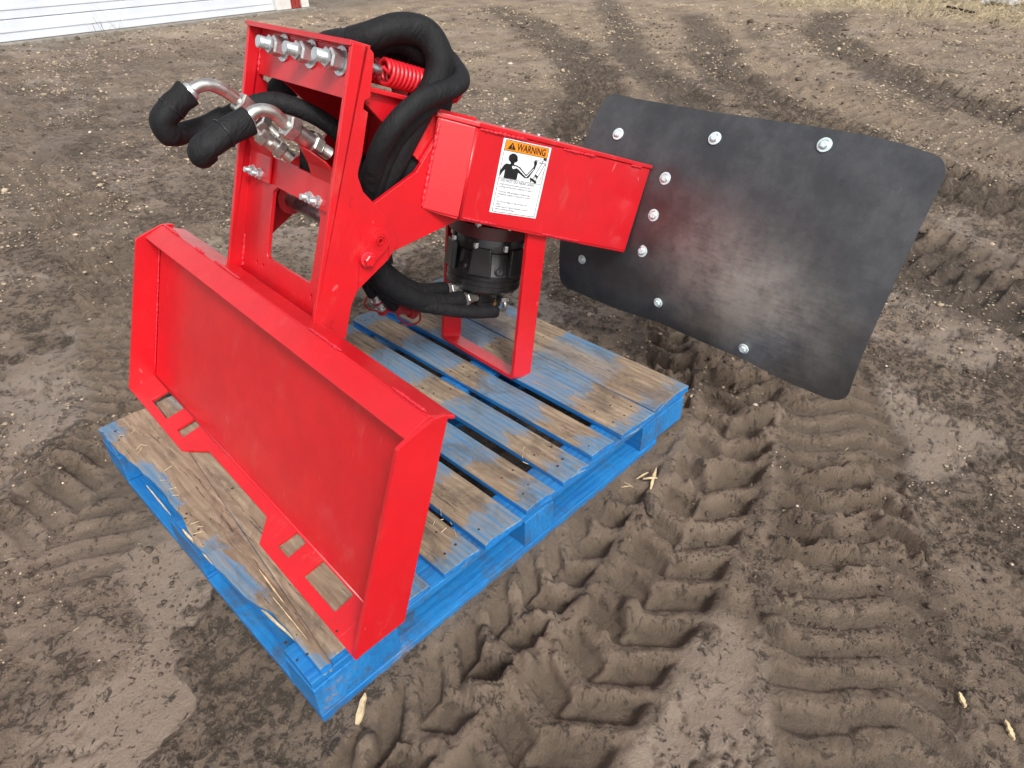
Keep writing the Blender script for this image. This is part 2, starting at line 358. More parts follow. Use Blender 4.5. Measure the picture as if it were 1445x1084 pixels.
def ground(x, y):
    wx = x+.05*(fbm(x*3, y*3, 2, 5)-.5)+.012*(fbm(x*22, y*22, 2, 55)-.5); wy = y+.05*(fbm(x*3, y*3, 2, 9)-.5)+.012*(fbm(x*22, y*22, 2, 59)-.5)
    h = .05*(fbm(x*.7, y*.7, 3, 1)-.5)+.02*(fbm(x*2.6, y*2.6, 3, 2)-.5)
    crumb = sst(.49, .60, fbm(x*3.6+3, y*3.6, 5, 21, .62)); crumb = np.maximum(crumb, sst(2.2, 4.2, np.hypot(x, y))*(.30+.45*fbm(x*1.2, y*1.2, 3, 24))); tracked = np.zeros(x.shape); dark = np.zeros(x.shape); pocket = np.zeros(x.shape)
    for k, (P, wl, wr, pitch, dep, style, soft) in enumerate(TRACKS):
        s, t, L = polyline(P, wx, wy); a = np.abs(t); side = np.where(t > 0, 0., .5); w = np.where(t > 0, wl, wr)
        u = a/w; inside = 1-sst(.86, 1.10, u+.16*(fbm(x*9, y*9, 2, 71+k)-.5)); endf = sst(0, .35, s)*sst(0, .35, L-s); inside = inside*endf
        fade = .55+.55*fbm(x*1.8, y*1.8, 2, 31+k)
        if style == 0: g = s/pitch + side + np.where(u < .45, .85*u, .38-1.55*(u-.45))
        elif style == 1: g = s/pitch + .30*t/pitch + np.where(t < 0, 1.15*np.maximum(u-.3, 0)**1.5*1.4, -.2*u*u) + .12*np.sin(t*22)
        else: g = s/pitch + side + 1.3*u
        g = g + .13*(fbm(x*6, y*6, 2, 41+k)-.5)
        fr = g-np.floor(g); lo, hi = (.11, .62) if style == 0 else (.12, .56)
        e = .045+soft*.16; pulse = sst(lo-e, lo+e, fr)*(1-sst(hi, hi+2*e, fr))
        if style == 0:
            pulse = pulse*sst(.06, .13, u)*(1-sst(.86, .96, u))*(1-.55*np.exp(-((u-.47)/.045)**2))
            rim = (np.exp(-((fr-.87)/.075)**2)+.35*fbm(x*40, y*40, 3, 66)*sst(.6, .8, fr))*sst(.02, .2, u)*(1-sst(.9, 1.05, u))
            spine = np.exp(-(a/.028)**2)
            h = h + inside*(.35+.65*fade)*(-dep*1.0*pulse + .007*rim + .014*spine - .004)
            h = h + .018*np.exp(-((u-1.05)/.12)**2)*endf*fbm(x*14, y*14, 3, 91)*1.2
        else:
            rim = np.exp(-((fr-.78)/.15)**2)
            h = h + inside*fade*(-dep*pulse+dep*.35*rim-dep*.35) + dep*.7*np.exp(-((u-1.1)/.15)**2)*endf*(fbm(x*11, y*11, 3, 92)+.1)
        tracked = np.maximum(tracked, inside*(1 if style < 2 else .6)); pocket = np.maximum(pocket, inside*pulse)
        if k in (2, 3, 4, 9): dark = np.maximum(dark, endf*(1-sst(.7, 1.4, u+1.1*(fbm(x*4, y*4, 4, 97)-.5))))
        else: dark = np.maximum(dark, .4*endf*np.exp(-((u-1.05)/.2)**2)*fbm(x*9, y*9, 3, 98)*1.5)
    crumb = np.maximum(crumb*(1-tracked*.75), sst(.55, .75, fbm(x*4, y*4, 3, 23))*.7*(1-tracked*.6))
    flat = (1-crumb)*(1-tracked)
    d1, hh = worley(x*38+2*fbm(x*30, y*30, 2, 61), y*38+2*fbm(x*30, y*30, 2, 62), 3); clod = np.clip(.55-d1, 0, 1)*(hh**1.5)
    d2, h2 = worley(x*85, y*85, 8); clod2 = np.clip(.55-d2, 0, 1)*(h2)
    near = 1/(1+np.hypot(x-.7, y)*.10)
    h = h + crumb*(.016*clod+.008*clod2+.018*(fbm(x*26, y*26, 4, 11, .68)-.5)) - .004*crumb
    # tears and crusts in the slick skin
    rid = 1-np.abs(2*fbm(x*16+2*fbm(x*5, y*5, 2, 15), y*24, 4, 14, .6)-1); tear = sst(.86, .97, rid)*sst(.42, .58, fbm(x*5, y*5, 3, 16))
    h = h - .005*tear*flat + .0022*(fbm(x*50, y*50, 3, 12)-.5)
    h = h + tracked*(.010*(fbm(x*34, y*34, 5, 13, .66)-.5)+.006*clod2+.008*clod*sst(.5, .6, fbm(x*8, y*8, 3, 19)))*(1-pocket*.5)
    # lumps pushed up beside the pallet and between the tracks
    h = h + .034*sst(.56, .72, fbm(x*6.5, y*6.5, 4, 51, .6))*tracked*(1-pocket)
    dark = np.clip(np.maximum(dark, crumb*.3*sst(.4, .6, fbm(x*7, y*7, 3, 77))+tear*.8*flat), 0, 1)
    r = np.hypot(x, y); tan = sst(.35, .75, .30*fbm(x*1.1, y*1.1, 4, 81)+.075*(x-.2)+.02*y)*sst(.30, .55, fbm(x*2.6, y*2.6, 5, 82, .65)+.06)
    straw = sst(0, .8, (x-11.7)*.95-(y-3)*.18+1.6*(fbm(x*1.2, y*1.2, 3, 83)-.5))*sst(6.4, 4.8, y*1.0-.0*x)
    base = y-(10.46+.172*(x-2.0)); grav = sst(-1.1, -.15, base+.5*(fbm(x*2, y*2, 3, 85)-.5))
    h = h + .015*grav*(fbm(x*5, y*5, 4, 86)-.5) + .06*straw*fbm(x*4, y*4, 4, 87)
    # under and around the pallet the mud is pressed flat
    px = np.maximum(np.maximum(-x, x-1.22), 0); py = np.maximum(np.maximum(-y, y-1.02), 0); dp = np.hypot(px, py)
    k = 1-sst(.0, .09, dp); h = h*(1-k)+(-.003+.012*(fbm(x*18, y*18, 3, 95)-.5))*k
    wet = flat*sst(.40, .62, fbm(x*2.2+9, y*2.2, 4, 88, .6)); return h, wet, tan, dark, straw, grav, crumb, tracked, pocket
def axis_pts(c0, c1, lo, hi, st=.0065, k=.021):
    mid = list(np.arange(c0, c1, st)); a = []; x = c0; s = st
    while x > lo: s = st+(c0-x)*k; x -= s; a.append(x)
    b = []; x = mid[-1]
    while x < hi: s = st+(x-c1)*k if x > c1 else st; x += s; b.append(x)
    return np.array(a[::-1]+mid+b)
gx = axis_pts(-.30, 1.40, -60, 140, .0055, .023); gy = axis_pts(-.90, .90, -80, 120, .0055, .023)
X, Y = np.meshgrid(gx, gy, indexing='ij'); nx, ny = X.shape
Hh, wet, tan, dark, straw, grav, crumb, tracked, pocket = ground(X, Y)
co = np.stack([X, Y, Hh], -1).reshape(-1, 3).astype(np.float32)
I = np.arange(nx*ny).reshape(nx, ny); q = np.stack([I[:-1, :-1], I[1:, :-1], I[1:, 1:], I[:-1, 1:]], -1).reshape(-1, 4)
me = bpy.data.meshes.new('ground'); me.vertices.add(nx*ny); me.vertices.foreach_set('co', co.ravel())
me.loops.add(q.size); me.loops.foreach_set('vertex_index', q.ravel().astype(np.int32)); me.polygons.add(len(q))
me.polygons.foreach_set('loop_start', np.arange(0, q.size, 4, dtype=np.int32)); me.polygons.foreach_set('use_smooth', np.ones(len(q), bool)); me.update()
for nm, arr in (('mud', np.stack([wet, tan, dark, straw], -1)), ('verge', np.stack([grav, crumb, tracked, pocket], -1))):
    at = me.color_attributes.new(nm, 'FLOAT_COLOR', 'POINT'); at.data.foreach_set('color', arr.reshape(-1).astype(np.float32))
def mud_mat():
    m = NT('wet trampled mud'); a = m.n('Attribute', attribute_name='mud'); sp = m.n('SeparateColor'); m.l(a.outputs['Color'], sp.inputs[0])
    wet, tan, dark = sp.outputs; straw = a.outputs['Alpha']; a2 = m.n('Attribute', attribute_name='verge'); sp2 = m.n('SeparateColor'); m.l(a2.outputs['Color'], sp2.inputs[0])
    v, crumb, tracked = sp2.outputs; pocket = a2.outputs['Alpha']; M = m.math
    n1 = m.noise(3, 6, .65); n2 = m.noise(22, 7, .74, (1, 1, .3), .4, off=2); gr = m.noise(520, 3, .75, off=17); n3 = m.noise(110, 6, .75, off=5); spk = m.noise(240, 2, .6, off=7); fl = m.noise(48, 6, .74, (1, 1, .3), 1.2, off=11)
    # torn crumbly soil against the smooth slick skin
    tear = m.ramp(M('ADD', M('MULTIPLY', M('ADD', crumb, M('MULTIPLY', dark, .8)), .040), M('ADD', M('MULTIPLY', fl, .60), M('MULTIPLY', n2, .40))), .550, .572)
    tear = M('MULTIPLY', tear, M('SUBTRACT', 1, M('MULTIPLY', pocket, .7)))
    col = m.mix(m.ramp(n1, .3, .7), (.185, .133, .092), (.280, .208, .150))
    col = m.mix(m.ramp(n2, .42, .70, 0, .25), col, (.10, .077, .058))
    col = m.mix(M('MULTIPLY', wet, .6), col, (.228, .180, .142))
    tn = M('MULTIPLY', tan, m.ramp(M('ADD', M('MULTIPLY', n2, .6), M('MULTIPLY', n3, .45)), .42, .60, .40, 1))
    col = m.mix(tn, col, (.38, .285, .19))
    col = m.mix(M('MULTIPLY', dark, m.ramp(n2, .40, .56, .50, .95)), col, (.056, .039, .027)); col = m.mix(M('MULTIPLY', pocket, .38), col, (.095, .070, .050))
    col = m.mix(M('MULTIPLY', tear, M('SUBTRACT', .88, M('MULTIPLY', tan, .22))), col, m.mix(n3, (.048, .035, .025), (.115, .086, .063)))  # fresh wet soil is darker; occlusion the bump lacks is painted in too
    grit = M('MULTIPLY', m.ramp(spk, .61, .66), M('ADD', .12, M('ADD', M('MULTIPLY', tan, .75), M('MULTIPLY', tear, .25))), True)
    col = m.mix(grit, col, (.48, .38, .26))
    col = m.mix(M('MULTIPLY', straw, m.ramp(n2, .35, .6, .4, 1)), col, (.40, .32, .21))
    vor = m.n('TexVoronoi'); vor.inputs['Scale'].default_value = 60; m.l(m.tc.outputs['Object'], vor.inputs['Vector']); stone = m.n('SeparateColor'); m.l(vor.outputs['Color'], stone.inputs[0])
    col = m.mix(M('MULTIPLY', v, .85), col, m.mix(stone.outputs[0], (.08, .065, .05), (.33, .27, .20)))
    col = m.mix(m.ramp(gr, .40, .30, 0, .45), col, (.05, .038, .028)); col = m.mix(m.ramp(gr, .60, .70, 0, .40), col, (.33, .27, .20))
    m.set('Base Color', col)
    rgh = M('SUBTRACT', .74, M('MULTIPLY', wet, .46)); m.set('Roughness', M('ADD', rgh, M('MULTIPLY', tear, .12))); m.set('Specular IOR Level', .5)
    amt = M('SUBTRACT', 1, M('MULTIPLY', wet, .85))
    # three reliefs: torn edge of the skin, crumbs inside the tears, fine grain
    big = m.noise(9, 6, .68, (1, 1, .3), .3, off=71); p = m.bump(M('MULTIPLY', big, M('ADD', .1, M('MULTIPLY', crumb, .9))), .05, .9)
    p = m.bump(M('MULTIPLY', tear, -1), .010, 1.0, p)
    p = m.bump(M('MULTIPLY', M('ADD', M('MULTIPLY', n3, 1.), M('MULTIPLY', fl, .8)), M('ADD', M('ADD', .12, M('MULTIPLY', tracked, .14)), M('MULTIPLY', tear, .74))), .022, 1.0, p)
    m.bump(M('MULTIPLY', M('ADD', M('MULTIPLY', n2, .8), M('ADD', M('MULTIPLY', spk, .12), M('MULTIPLY', gr, .20))), M('ADD', amt, .12)), .024, .9, p); return m.m
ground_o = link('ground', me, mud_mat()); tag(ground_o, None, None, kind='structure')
def gz(x, y): return float(ground(np.array([float(x)]), np.array([float(y)]))[0][0])

# ------------------------------------------------------------------ pallet
PL = empty('pallet', 'worn blue wooden block pallet lying on the mud under the red attachment', 'pallet')
seedn = [0]
def board(name, corners, z0, z1, mat, jag0=0, jag1=0, n=18, warp=.001, along='y', parent=None, edgejag=None):
    """timber between two long edges; corners (x0a,y0)(x1a,y0)(x0b,y1)(x1b,y1); edgejag(t) eats into the x0 edge"""
    seedn[0] += 1; rr = random.Random(seedn[0]*13)
    (x0a, ya), (x1a, ya2), (x0b, yb), (x1b, yb2) = corners; vs = []; fs = []
    ph = [rr.uniform(0, 6) for _ in range(4)]; tz = rr.uniform(-1, 1)*.0012; m = 5
    for i in range(n+1):
        t = i/n
        xa = x0a+(x0b-x0a)*t; xb = x1a+(x1b-x1a)*t
        if edgejag: xa += edgejag(t)
        wz = warp*math.sin(3*t*3.1+ph[0])
        for j in range(m+1):
            w = j/m; x = xa+(xb-xa)*w; yy0 = ya+(ya2-ya)*w; yy1 = yb+(yb2-yb)*w
            if along == 'y':
                y = yy0+(yy1-yy0)*t
                if i == 0: y += jag0*(rr.random()-.3)
                if i == n: y += jag1*(rr.random()-.5)
            else: y = yy0+(yy1-yy0)*t
            cup = .0014*math.cos((w-.5)*3.1)
            edge = -.0015 if j in (0, m) else 0
            vs.append((x, y, z1+wz+cup*.7+tz*(w-.5)+edge)); 
        for j in range(m+1):
            x, y, _ = vs[i*2*(m+1)+j]; vs.append((x, y, z0))
    R = 2*(m+1)
    for i in range(n):
        a = i*R; b = a+R
        for j in range(m):
            fs += [(a+j, a+j+1, b+j+1, b+j), (a+m+1+j+1, a+m+1+j, b+m+1+j, b+m+2+j)]
        fs += [(a, b, b+m+1, a+m+1), (a+m, a+2*m+1, b+2*m+1, b+m)]
    for a in (0, n*R): fs.append(tuple(a+j for j in range(m+1))+tuple(a+m+1+j for j in range(m, -1, -1)))
    if along == 'x': vs = [(y, x, z) for x, y, z in vs]
    me = bpy.data.meshes.new(name); me.from_pydata(vs, [], fs); me.update(); bm = bmesh.new(); bm.from_mesh(me); bmesh.ops.recalc_face_normals(bm, faces=bm.faces); bm.to_mesh(me); bm.free()
    at = me.attributes.new('board_seed', 'FLOAT', 'POINT'); at.data.foreach_set('value', [seedn[0]*.73]*len(me.vertices))
    return link(name, me, mat, parent or PL, bevel=.0018)
ZT, ZD, ZS, ZB = .1365, .118, .099, .019
def nails(o, pts, z):
    vs = []; fs = []
    for (x, y) in pts:
        k = len(vs); r = random.uniform(.0024, .0036)
        vs += [(x+r*math.cos(a*math.pi/4), y+r*math.sin(a*math.pi/4), z) for a in range(8)]+[(x, y, z+.0012)]
        fs += [(k+a, k+(a+1) % 8, k+8) for a in range(8)]
    me = bpy.data.meshes.new('nail_head'); me.from_pydata(vs, [], fs); n = link('nail_head', me, M_nail, o); n['kind'] = 'stuff'
def jagfront(t):      # t along y 0..1 : the broken leading edge
    pr = [(0, .026), (.05, .026), (.10, .024), (.16, .030), (.23, .009), (.32, .006), (.44, .004), (.52, .016), (.62, .021), (.74, .015), (.85, .005), (1, 0)]
    for (a, va), (b, vb) in zip(pr, pr[1:]):
        if a <= t <= b: return va+(vb-va)*(t-a)/(b-a)+.006*(float(vnoise(np.array([t*26]), np.array([.3]), 4)[0])-.5)+.004*(float(vnoise(np.array([t*75]), np.array([.3]), 5)[0])-.5)
    return 0
decks = [((0, .004, .0457, 0, 1.018, .1532, 1.012), jagfront), ((.0462, .006, .275, .1538, 1.012, .285, 1.012), None),
         ((.312, 0, .405, .316, 1.01, .408, 1.008), None), ((.420, -.006, .527, .424, 1.012, .530, 1.012), None), ((.553, -.002, .645, .556, 1.01, .650, 1.01), None),
         ((.680, 0, .769, .680, 1.012, .770, 1.01), None), ((.797, .004, .879, .795, 1.012, .884, 1.010), None), ((.913, 0, 1.050, .915, 1.02, 1.0645, 1.02), None), ((1.0515, 0, 1.216, 1.066, 1.03, 1.222, 1.03), None)]
for (x0, y0, x1, x0b, y1, x1b, y1b), jag in decks:
    o = board('deck_board', [(x0, y0), (x1, y0-.004), (x0b, y1), (x1b, y1b)], ZD, ZT-random.uniform(0, .003), M_deck, .008, .01, 60 if jag else 20, .0012, edgejag=jag)
    w = x1-x0; pts = []
    for yy in (.045, .105, .48, .54, .92, .975):
        for fx in ((.28, .72) if w < .12 else (.18, .5, .82)): pts.append((x0+(x0b-x0)*yy+w*fx+random.uniform(-.01, .01), yy+random.uniform(-.012, .012)))
    nails(o, pts, ZT+.0002)
for y0, y1 in ((.004, .10), (.455, .56), (.915, 1.012)):
    board('stringer_board', [(y0, 0.002), (y1, 0.004), (y0, 1.214), (y1, 1.212)], ZS, ZD-.0005, M_long, 0, 0, 24, .0006, along='x')
for y0, y1 in ((-.002, .100), (.455, .56), (.915, 1.016)):
    board('bottom_board', [(y0, .001), (y1, .003), (y0, 1.085 if y0 < .1 else 1.21), (y1, 1.215)], -.012, ZB, M_long, 0, 0, 24, .0012, along='x')
for x0, x1 in ((.002, .102), (1.10, 1.212)):
    for y0, y1 in ((.102, .453), (.562, .913)):
        board('bottom_board', [(x0, y0), (x1, y0), (x0-.002, y1), (x1, y1)], -.012, ZB-.001, M_block, 0, 0, 10, .001)
for x0, x1 in ((.0, .186), (.548, .645), (1.010, 1.212)):
    for y0, y1 in ((.0, .098), (.462, .60), (.905, 1.012)):
        board('block', [(x0+.001, y0+.001), (x1, y0), (x0, y1), (x1, y1)], ZB+.0005, ZS-.0005, M_block, 0, 0, 6, 0)
# the splintered wood of the broken leading edge
def splinter(name, x0, y0, x1, y1, w, z, lift, mat, parent=None):
    d = Vector((x1-x0, y1-y0, 0)); L = d.length; d.normalize(); nrm = Vector((-d.y, d.x, 0)); vs = []; fs = []; n = 8; rr = random.Random(int(x0*1000+y1*77))
    for i in range(n+1):
        t = i/n; ww = w*(math.sin(math.pi*min(1, t*.9+.08))**.6)*(.7+.6*rr.random()); p = Vector((x0, y0, z))+d*L*t+Vector((0, 0, lift*math.sin(t*2.2)))
        off = nrm*rr.uniform(-.07, .07)*w
        vs += [p-nrm*ww/2+off, p+nrm*ww/2+off, p+nrm*ww*.4+off+Vector((0, 0, .4*w+.001)), p-nrm*ww*.4+off+Vector((0, 0, .35*w+.001))]
    for i in range(n):
        a = i*4; fs += [(a+j, a+(j+1) % 4, a+4+(j+1) % 4, a+4+j) for j in range(4)]
    fs += [(0, 3, 2, 1), (n*4, n*4+1, n*4+2, n*4+3)]
    return link(name, mesh(name, vs, fs), mat, parent)
for a in ((.004, .52, .010, .30, .012, .119, .002), (.016, .24, .030, .06, .008, .121, .004), (.060, .28, .052, .17, .006, .137, .002), (.045, .20, .040, .07, .004, .1367, .003), (.006, .72, .004, .58, .006, .120, .002)):
    splinter('splinter', a[0], a[1], a[2], a[3], a[4]*.55, a[5], a[6], M_splinter, PL)

# ------------------------------------------------------------------ the red attachment
E1 = Vector((-.0433, -.99897, -.0066)); E2 = Vector((.32278, -.02713, .94608)); E3 = Vector((.94548, -.03648, -.32362)); O = Vector((.1029, .5528, .1364))
E2 = (E2-E1*E1.dot(E2)).normalized(); E3 = E2.cross(E1); 
if E3.x < 0: E3 = -E3
cx, cy_, cz = E3, -E1, E2
MM = Matrix(((cx.x, cy_.x, cz.x, O.x), (cx.y, cy_.y, cz.y, O.y), (cx.z, cy_.z, cz.z, O.z+.0025), (0, 0, 0, 1)))
A = empty('skid_steer_attachment', 'bright red steel attachment with black curved steel shield and black hoses, standing on the pallet', 'attachment', MM)
w2 = .570
def LIP(p, s, t):      # across, along the slope, thickness: bottom lip
    return V(p, s*.499-t*.866*0 - t*.86, s*.866+t*.5)
# main sheet, bottom lip, wings, top flange
sheet = plate('back_sheet', [[(-w2+.006, .040), (w2-.006, .040), (w2-.006, .455), (-w2+.006, .455)]], 2, .064, .072, M_red, A)
lipl = [(-.576, 0), (-.209, 0), (-.148, .047), (.157, .047), (.210, 0), (.576, 0), (.574, .078), (-.574, .078)]
holes = [[(-.467, .0235), (-.470, .0755), (-.356, .0755, .012), (-.356, .022)], [(-.293, .024), (-.294, .0755), (-.252, .0755, .014), (-.249, .0235)],
         [(.244, .0255), (.245, .0765), (.287, .0765, .014), (.290, .0255)], [(.352, .0255), (.351, .0765), (.468, .0765, .012), (.470, .0255)]]
vs, fs = slab([rnd(l, .0) for l in [lipl]+holes], LIP, 0, .008); link('bottom_lip', mesh('bottom_lip', vs, fs), M_red, A, bevel=.0012)
tube('bend', [V(-w2+.004, .0372, .0655), V(w2-.004, .0372, .0655)], .0045, M_red, sheet, seg=14)
wing = [(-.002, -.002), (.428, .006, .01), (.440, .022), (.470, .068, .01), (.474, .097), (.040, .100)]
for s in (-1, 1):
    a, b = (s*w2, s*(w2+.0085)); plate('wing', [wing], 0, min(a, b), max(a, b), M_red, A, r=.004)
fl = prism3('top_flange', [V(-w2+.003, .437, .025), V(w2-.003, .437, .025), V(w2-.003, .469, .066), V(-w2+.003, .469, .066)], -.008, M_red, A)
bk = prism3('flange_back', [V(-w2+.003, .4705, .0675), V(w2-.003, .4705, .0675), V(w2-.003, .462, .128), V(-w2+.003, .462, .128)], -.008, M_red, A, .004)
for i, (a, b) in enumerate(((-.56, -.46), (-.36, -.31), (-.25, -.12), (.18, .30), (.46, .555))):
    weld(V(a, .4725, .070), V(b, .4725, .070), .0045, fl, seed=i)
weld(V(w2-.002, .43, .028), V(w2-.002, .465, .066), .004, fl, seed=31); weld(V(-w2+.002, .43, .03), V(-w2+.002, .462, .066), .006, fl, seed=32)
weld(V(w2-.003, .05, .062), V(w2-.003, .42, .062), .003, sheet, seed=33); weld(V(-w2+.003, .05, .062), V(-w2+.003, .42, .062), .003, sheet, seed=34)
# posts
post = [(.440, .106), (.988, .112), (.989, .143, .012), (.981, .159, .01), (.905, .163), (.898, .153), (.884, .153), (.880, .164), (.800, .164), (.765, .160, .02), (.735, .178), (.686, .248, .03), (.640, .285, .04), (.600, .265, .03), (.530, .198, .03), (.500, .190), (.425, .188)]
for s, (a, b) in ((1, (.129, .139)), (-1, (-.267, -.257))):
    p = plate('post', [post], 0, a, b, M_red, A)
    o_ = b if s > 0 else a
    if s > 0:
        tabs = ((.712, .155), (.458, .150))
        for (u, v) in tabs:
            plate('laser_mark', [[(u-.009, v-.005), (u+.009, v-.005), (u+.009, v+.0035), (u+.0072, v+.0035), (u+.0072, v-.003), (u-.0072, v-.003), (u-.0072, v+.0035), (u-.009, v+.0035)]], 0, .1391, .1395, M_darkred, p, bevel=0)
for s in (1,):
    # pivot flag and bolt on the post
    flag = plate('pivot_flag', [[(.672, .215, .03), (.660, .252, .03), (.632, .256, .03), (.592, .222, .012), (.588, .202, .012), (.603, .193, .012)]], 0, .1392, .1475, M_red, A, bevel=.002)
    for k in range(3): lathe('boss_ring', [(.018-.005*k, 0), (.018-.005*k, .0015+.0008*k), (.0155-.005*k, .0016+.0008*k), (.0155-.005*k, .0004)], V(.1474, .641, .229), V(1, 0, 0), M_red, flag, seg=24)
    b = lathe('bolt', [(.0165, 0), (.0165, .003), (.016, .0032), (.010, .0033)], V(.1476, .602, .206), V(1, 0, 0), M_weld, A); hexnut('bolt_head', V(.1476, .602, .206), V(1, 0, 0), .0125, .003, .014, M_red, b)
# top cap between posts, upper cross plate
plate('top_bar', [[(-.2665, .108), (.1385, .108), (.1385, .150), (-.2665, .150)]], 1, .982, .991, M_red, A)
slots = [[(x-.026, .968, .014), (x+.022, .968, .014), (x+.022, .940, .014), (x-.026, .940, .014)] for x in (-.152, -.042, .067)]
plate('upper_cross_plate', [[(-.2565, .893), (.1285, .893), (.1285, .9815), (-.2565, .9815)]]+slots, 2, .140, .150, M_red, A)
weld(V(-.256, .895, .139), V(-.256, .975, .139), .004, A, seed=5); weld(V(-.25, .9815, .139), V(.12, .9815, .139), .0028, A, seed=6)
def thread(c, ax, r, h0, h1, parent, pitch=.0022, mat=None):
    n = int((h1-h0)/pitch*2); prof = [(r*.8, h0)]+[(r*(1 if k % 2 else .86), h0+(h1-h0)*(k+.5)/n) for k in range(n)]+[(r*.78, h1)]
    return lathe('threaded_shank', prof, c, ax, mat or M_zinc, parent, seg=18, smooth=False)
for x in (-.152, -.042, .067):
    c = V(x, .955, .140); b = lathe('bolt', [(.026, -.001), (.026, -.0035), (.012, -.0036)], c, V(0, 0, 1), M_zinc, A, seg=30)
    hexnut('nut', c, V(0, 0, -1), .0195, .0036, .030, M_zinc, b, rot=.1); hexnut('lock_nut', c, V(0, 0, -1), .0175, .031, .036, M_zinc, b, rot=.45)
    thread(c, V(0, 0, -1), .0118, .034, .058, b, .0034)
# lower cross plate with the window and bolt holes
cp = [(-.2565, .447), (.1285, .447), (.1285, .700), (.085, .735), (.055, .736), (-.155, .736), (-.2565, .700)]
win = [(-.142, .516, .012), (.053, .518, .012), (.060, .660, .014), (.045, .676, .014), (-.126, .678, .016), (-.142, .665, .01)]
def circ(x, y, r, n=12): return [(x+r*math.cos(2*math.pi*k/n), y+r*math.sin(2*math.pi*k/n)) for k in range(n)]
plate('lower_cross_plate', [cp, win, circ(-.186, .491, .0055), circ(-.156, .491, .0055), circ(.062, .493, .0055), circ(.092, .493, .0055)], 2, .140, .149, M_red, A)
weld(V(-.255, .46, .139), V(-.255, .54, .139), .0055, A, seed=8); weld(V(-.24, .449, .139), V(-.19, .449, .139), .0045, A, seed=9); weld(V(-.10, .449, .139), V(-.01, .449, .139), .0045, A, seed=10)
weld(V(-.256, .68, .139), V(-.256, .735, .139), .004, A, seed=12)
# bent hose brackets bolted to it
def bent(name, x0, x1, lean):
    P = [(.678, .138), (.735, .138), (.760, .128), (.792, .104)]; vs = []; fs = []
    for k, (u, v) in enumerate(P):
        tw = lean*max(0, k-1)*.004
        for t in (0, .007): vs += [V(x0+tw, u, v-t), V(x1+tw*.4, u+(0 if k < 3 else -.014), v-t)]
    for k in range(3):
        a = k*4; fs += [(a, a+1, a+5, a+4), (a+2, a+6, a+7, a+3), (a, a+4, a+6, a+2), (a+1, a+3, a+7, a+5)]
    fs += [(0, 2, 3, 1), (12, 13, 15, 14)]
    return link(name, mesh(name, vs, fs), M_red, A, bevel=.002)
bent('hose_bracket', -.242, -.150, 1); bent('hose_bracket', .022, .120, -1)
for x in (-.224, -.191, .027, .060):
    c = V(x, .692, .131); b = lathe('bolt', [(.0125, 0), (.0125, .002), (.006, .0021)], c, V(0, 0, -1), M_zinc, A, seg=20)
    hexnut('nut', c, V(0, 0, -1), .0105, .002, .011, M_zinc, b, rot=.3); thread(c, V(0, 0, -1), .0062, .010, .021, b, .0018)
# pivot shaft through the window
sh = lathe('pivot_shaft', [(.021, 0), (.021, .375)], V(-.252, .640, .223), V(1, 0, 0), M_shaft, A, seg=28)
lathe('boss', [(.036, 0), (.036, .028), (.031, .030)], V(-.234, .640, .223), V(1, 0, 0), M_red, A, seg=28)
lathe('boss', [(.036, 0), (.036, .028), (.031, .030)], V(.113, .640, .223), V(-1, 0, 0), M_red, A, seg=28)
# swinging arms
arm = [(.600, .222, .03), (.690, .195, .03), (.712, .218), (.785, .310), (.905, .372), (.905, .44), (.745, .46), (.690, .446), (.615, .287, .02)]
arm_far = [(.600, .222, .03), (.690, .195, .03), (.712, .218), (.785, .310), (.905, .372), (.905, .44), (.80, .44), (.700, .35), (.625, .285, .02)]
plate('arm', [arm], 0, .114, .125, M_red, A); plate('arm', [arm_far], 0, -.253, -.242, M_red, A)
guss = [(.915, .168, .004), (.897, .168), (.760, .400), (.760, .46), (.915, .46)]
for a, b in ((.100, .110), (-.222, -.212)): plate('spring_gusset', [guss], 0, a, b, M_red, A)
plate('spring_plate', [[(-.245, .166), (.125, .166), (.125, .338), (-.245, .338)]], 1, .915, .924, M_red, A)
plate('spring_stop', [[(-.245, .896), (.125, .896), (.125, .9145), (-.245, .9145)]], 2, .1655, .1745, M_red, A)
plate('boom_web', [[(-.2115, .730), (.0995, .730), (.0995, .914), (-.2115, .914)]], 2, .410, .419, M_red, A)
plate('ear', [[(.88, .40), (.965, .36, .004), (.925, .46), (.88, .50)]], 0, -.10, -.09, M_red, A)
# springs
def spring(x, y0, z, r, wr, l0, l1, turns):
    pts = [V(x, z-.0, l0-.012), V(x+r*.4, z+r*.3, l0-.004)]
    n = turns*14
    for k in range(n+1):
        th = 2*math.pi*k/14; pts.append(V(x+r*math.cos(th), z+r*math.sin(th), l0+(l1-l0)*k/n))
    pts.append(V(x, z, l1+.01)); return tube('spring', pts, wr, M_red2, A, seg=8)
M_red2 = red_paint('spring red paint', (.62, .012, .022))
for x, l0 in ((-.152, .225), (-.042, .225), (.067, .232)):
    s_ = spring(x, 0, .957, .0225, .0044, l0, .42, 19)
    lathe('spring_bolt', [(.010, 0), (.010, .075)], V(x, .957, .150), V(0, 0, 1), M_shaft, s_, seg=16)
    hexnut('nut', V(x, .957, .19), V(0, 0, 1), .015, 0, .014, M_shaft, s_)
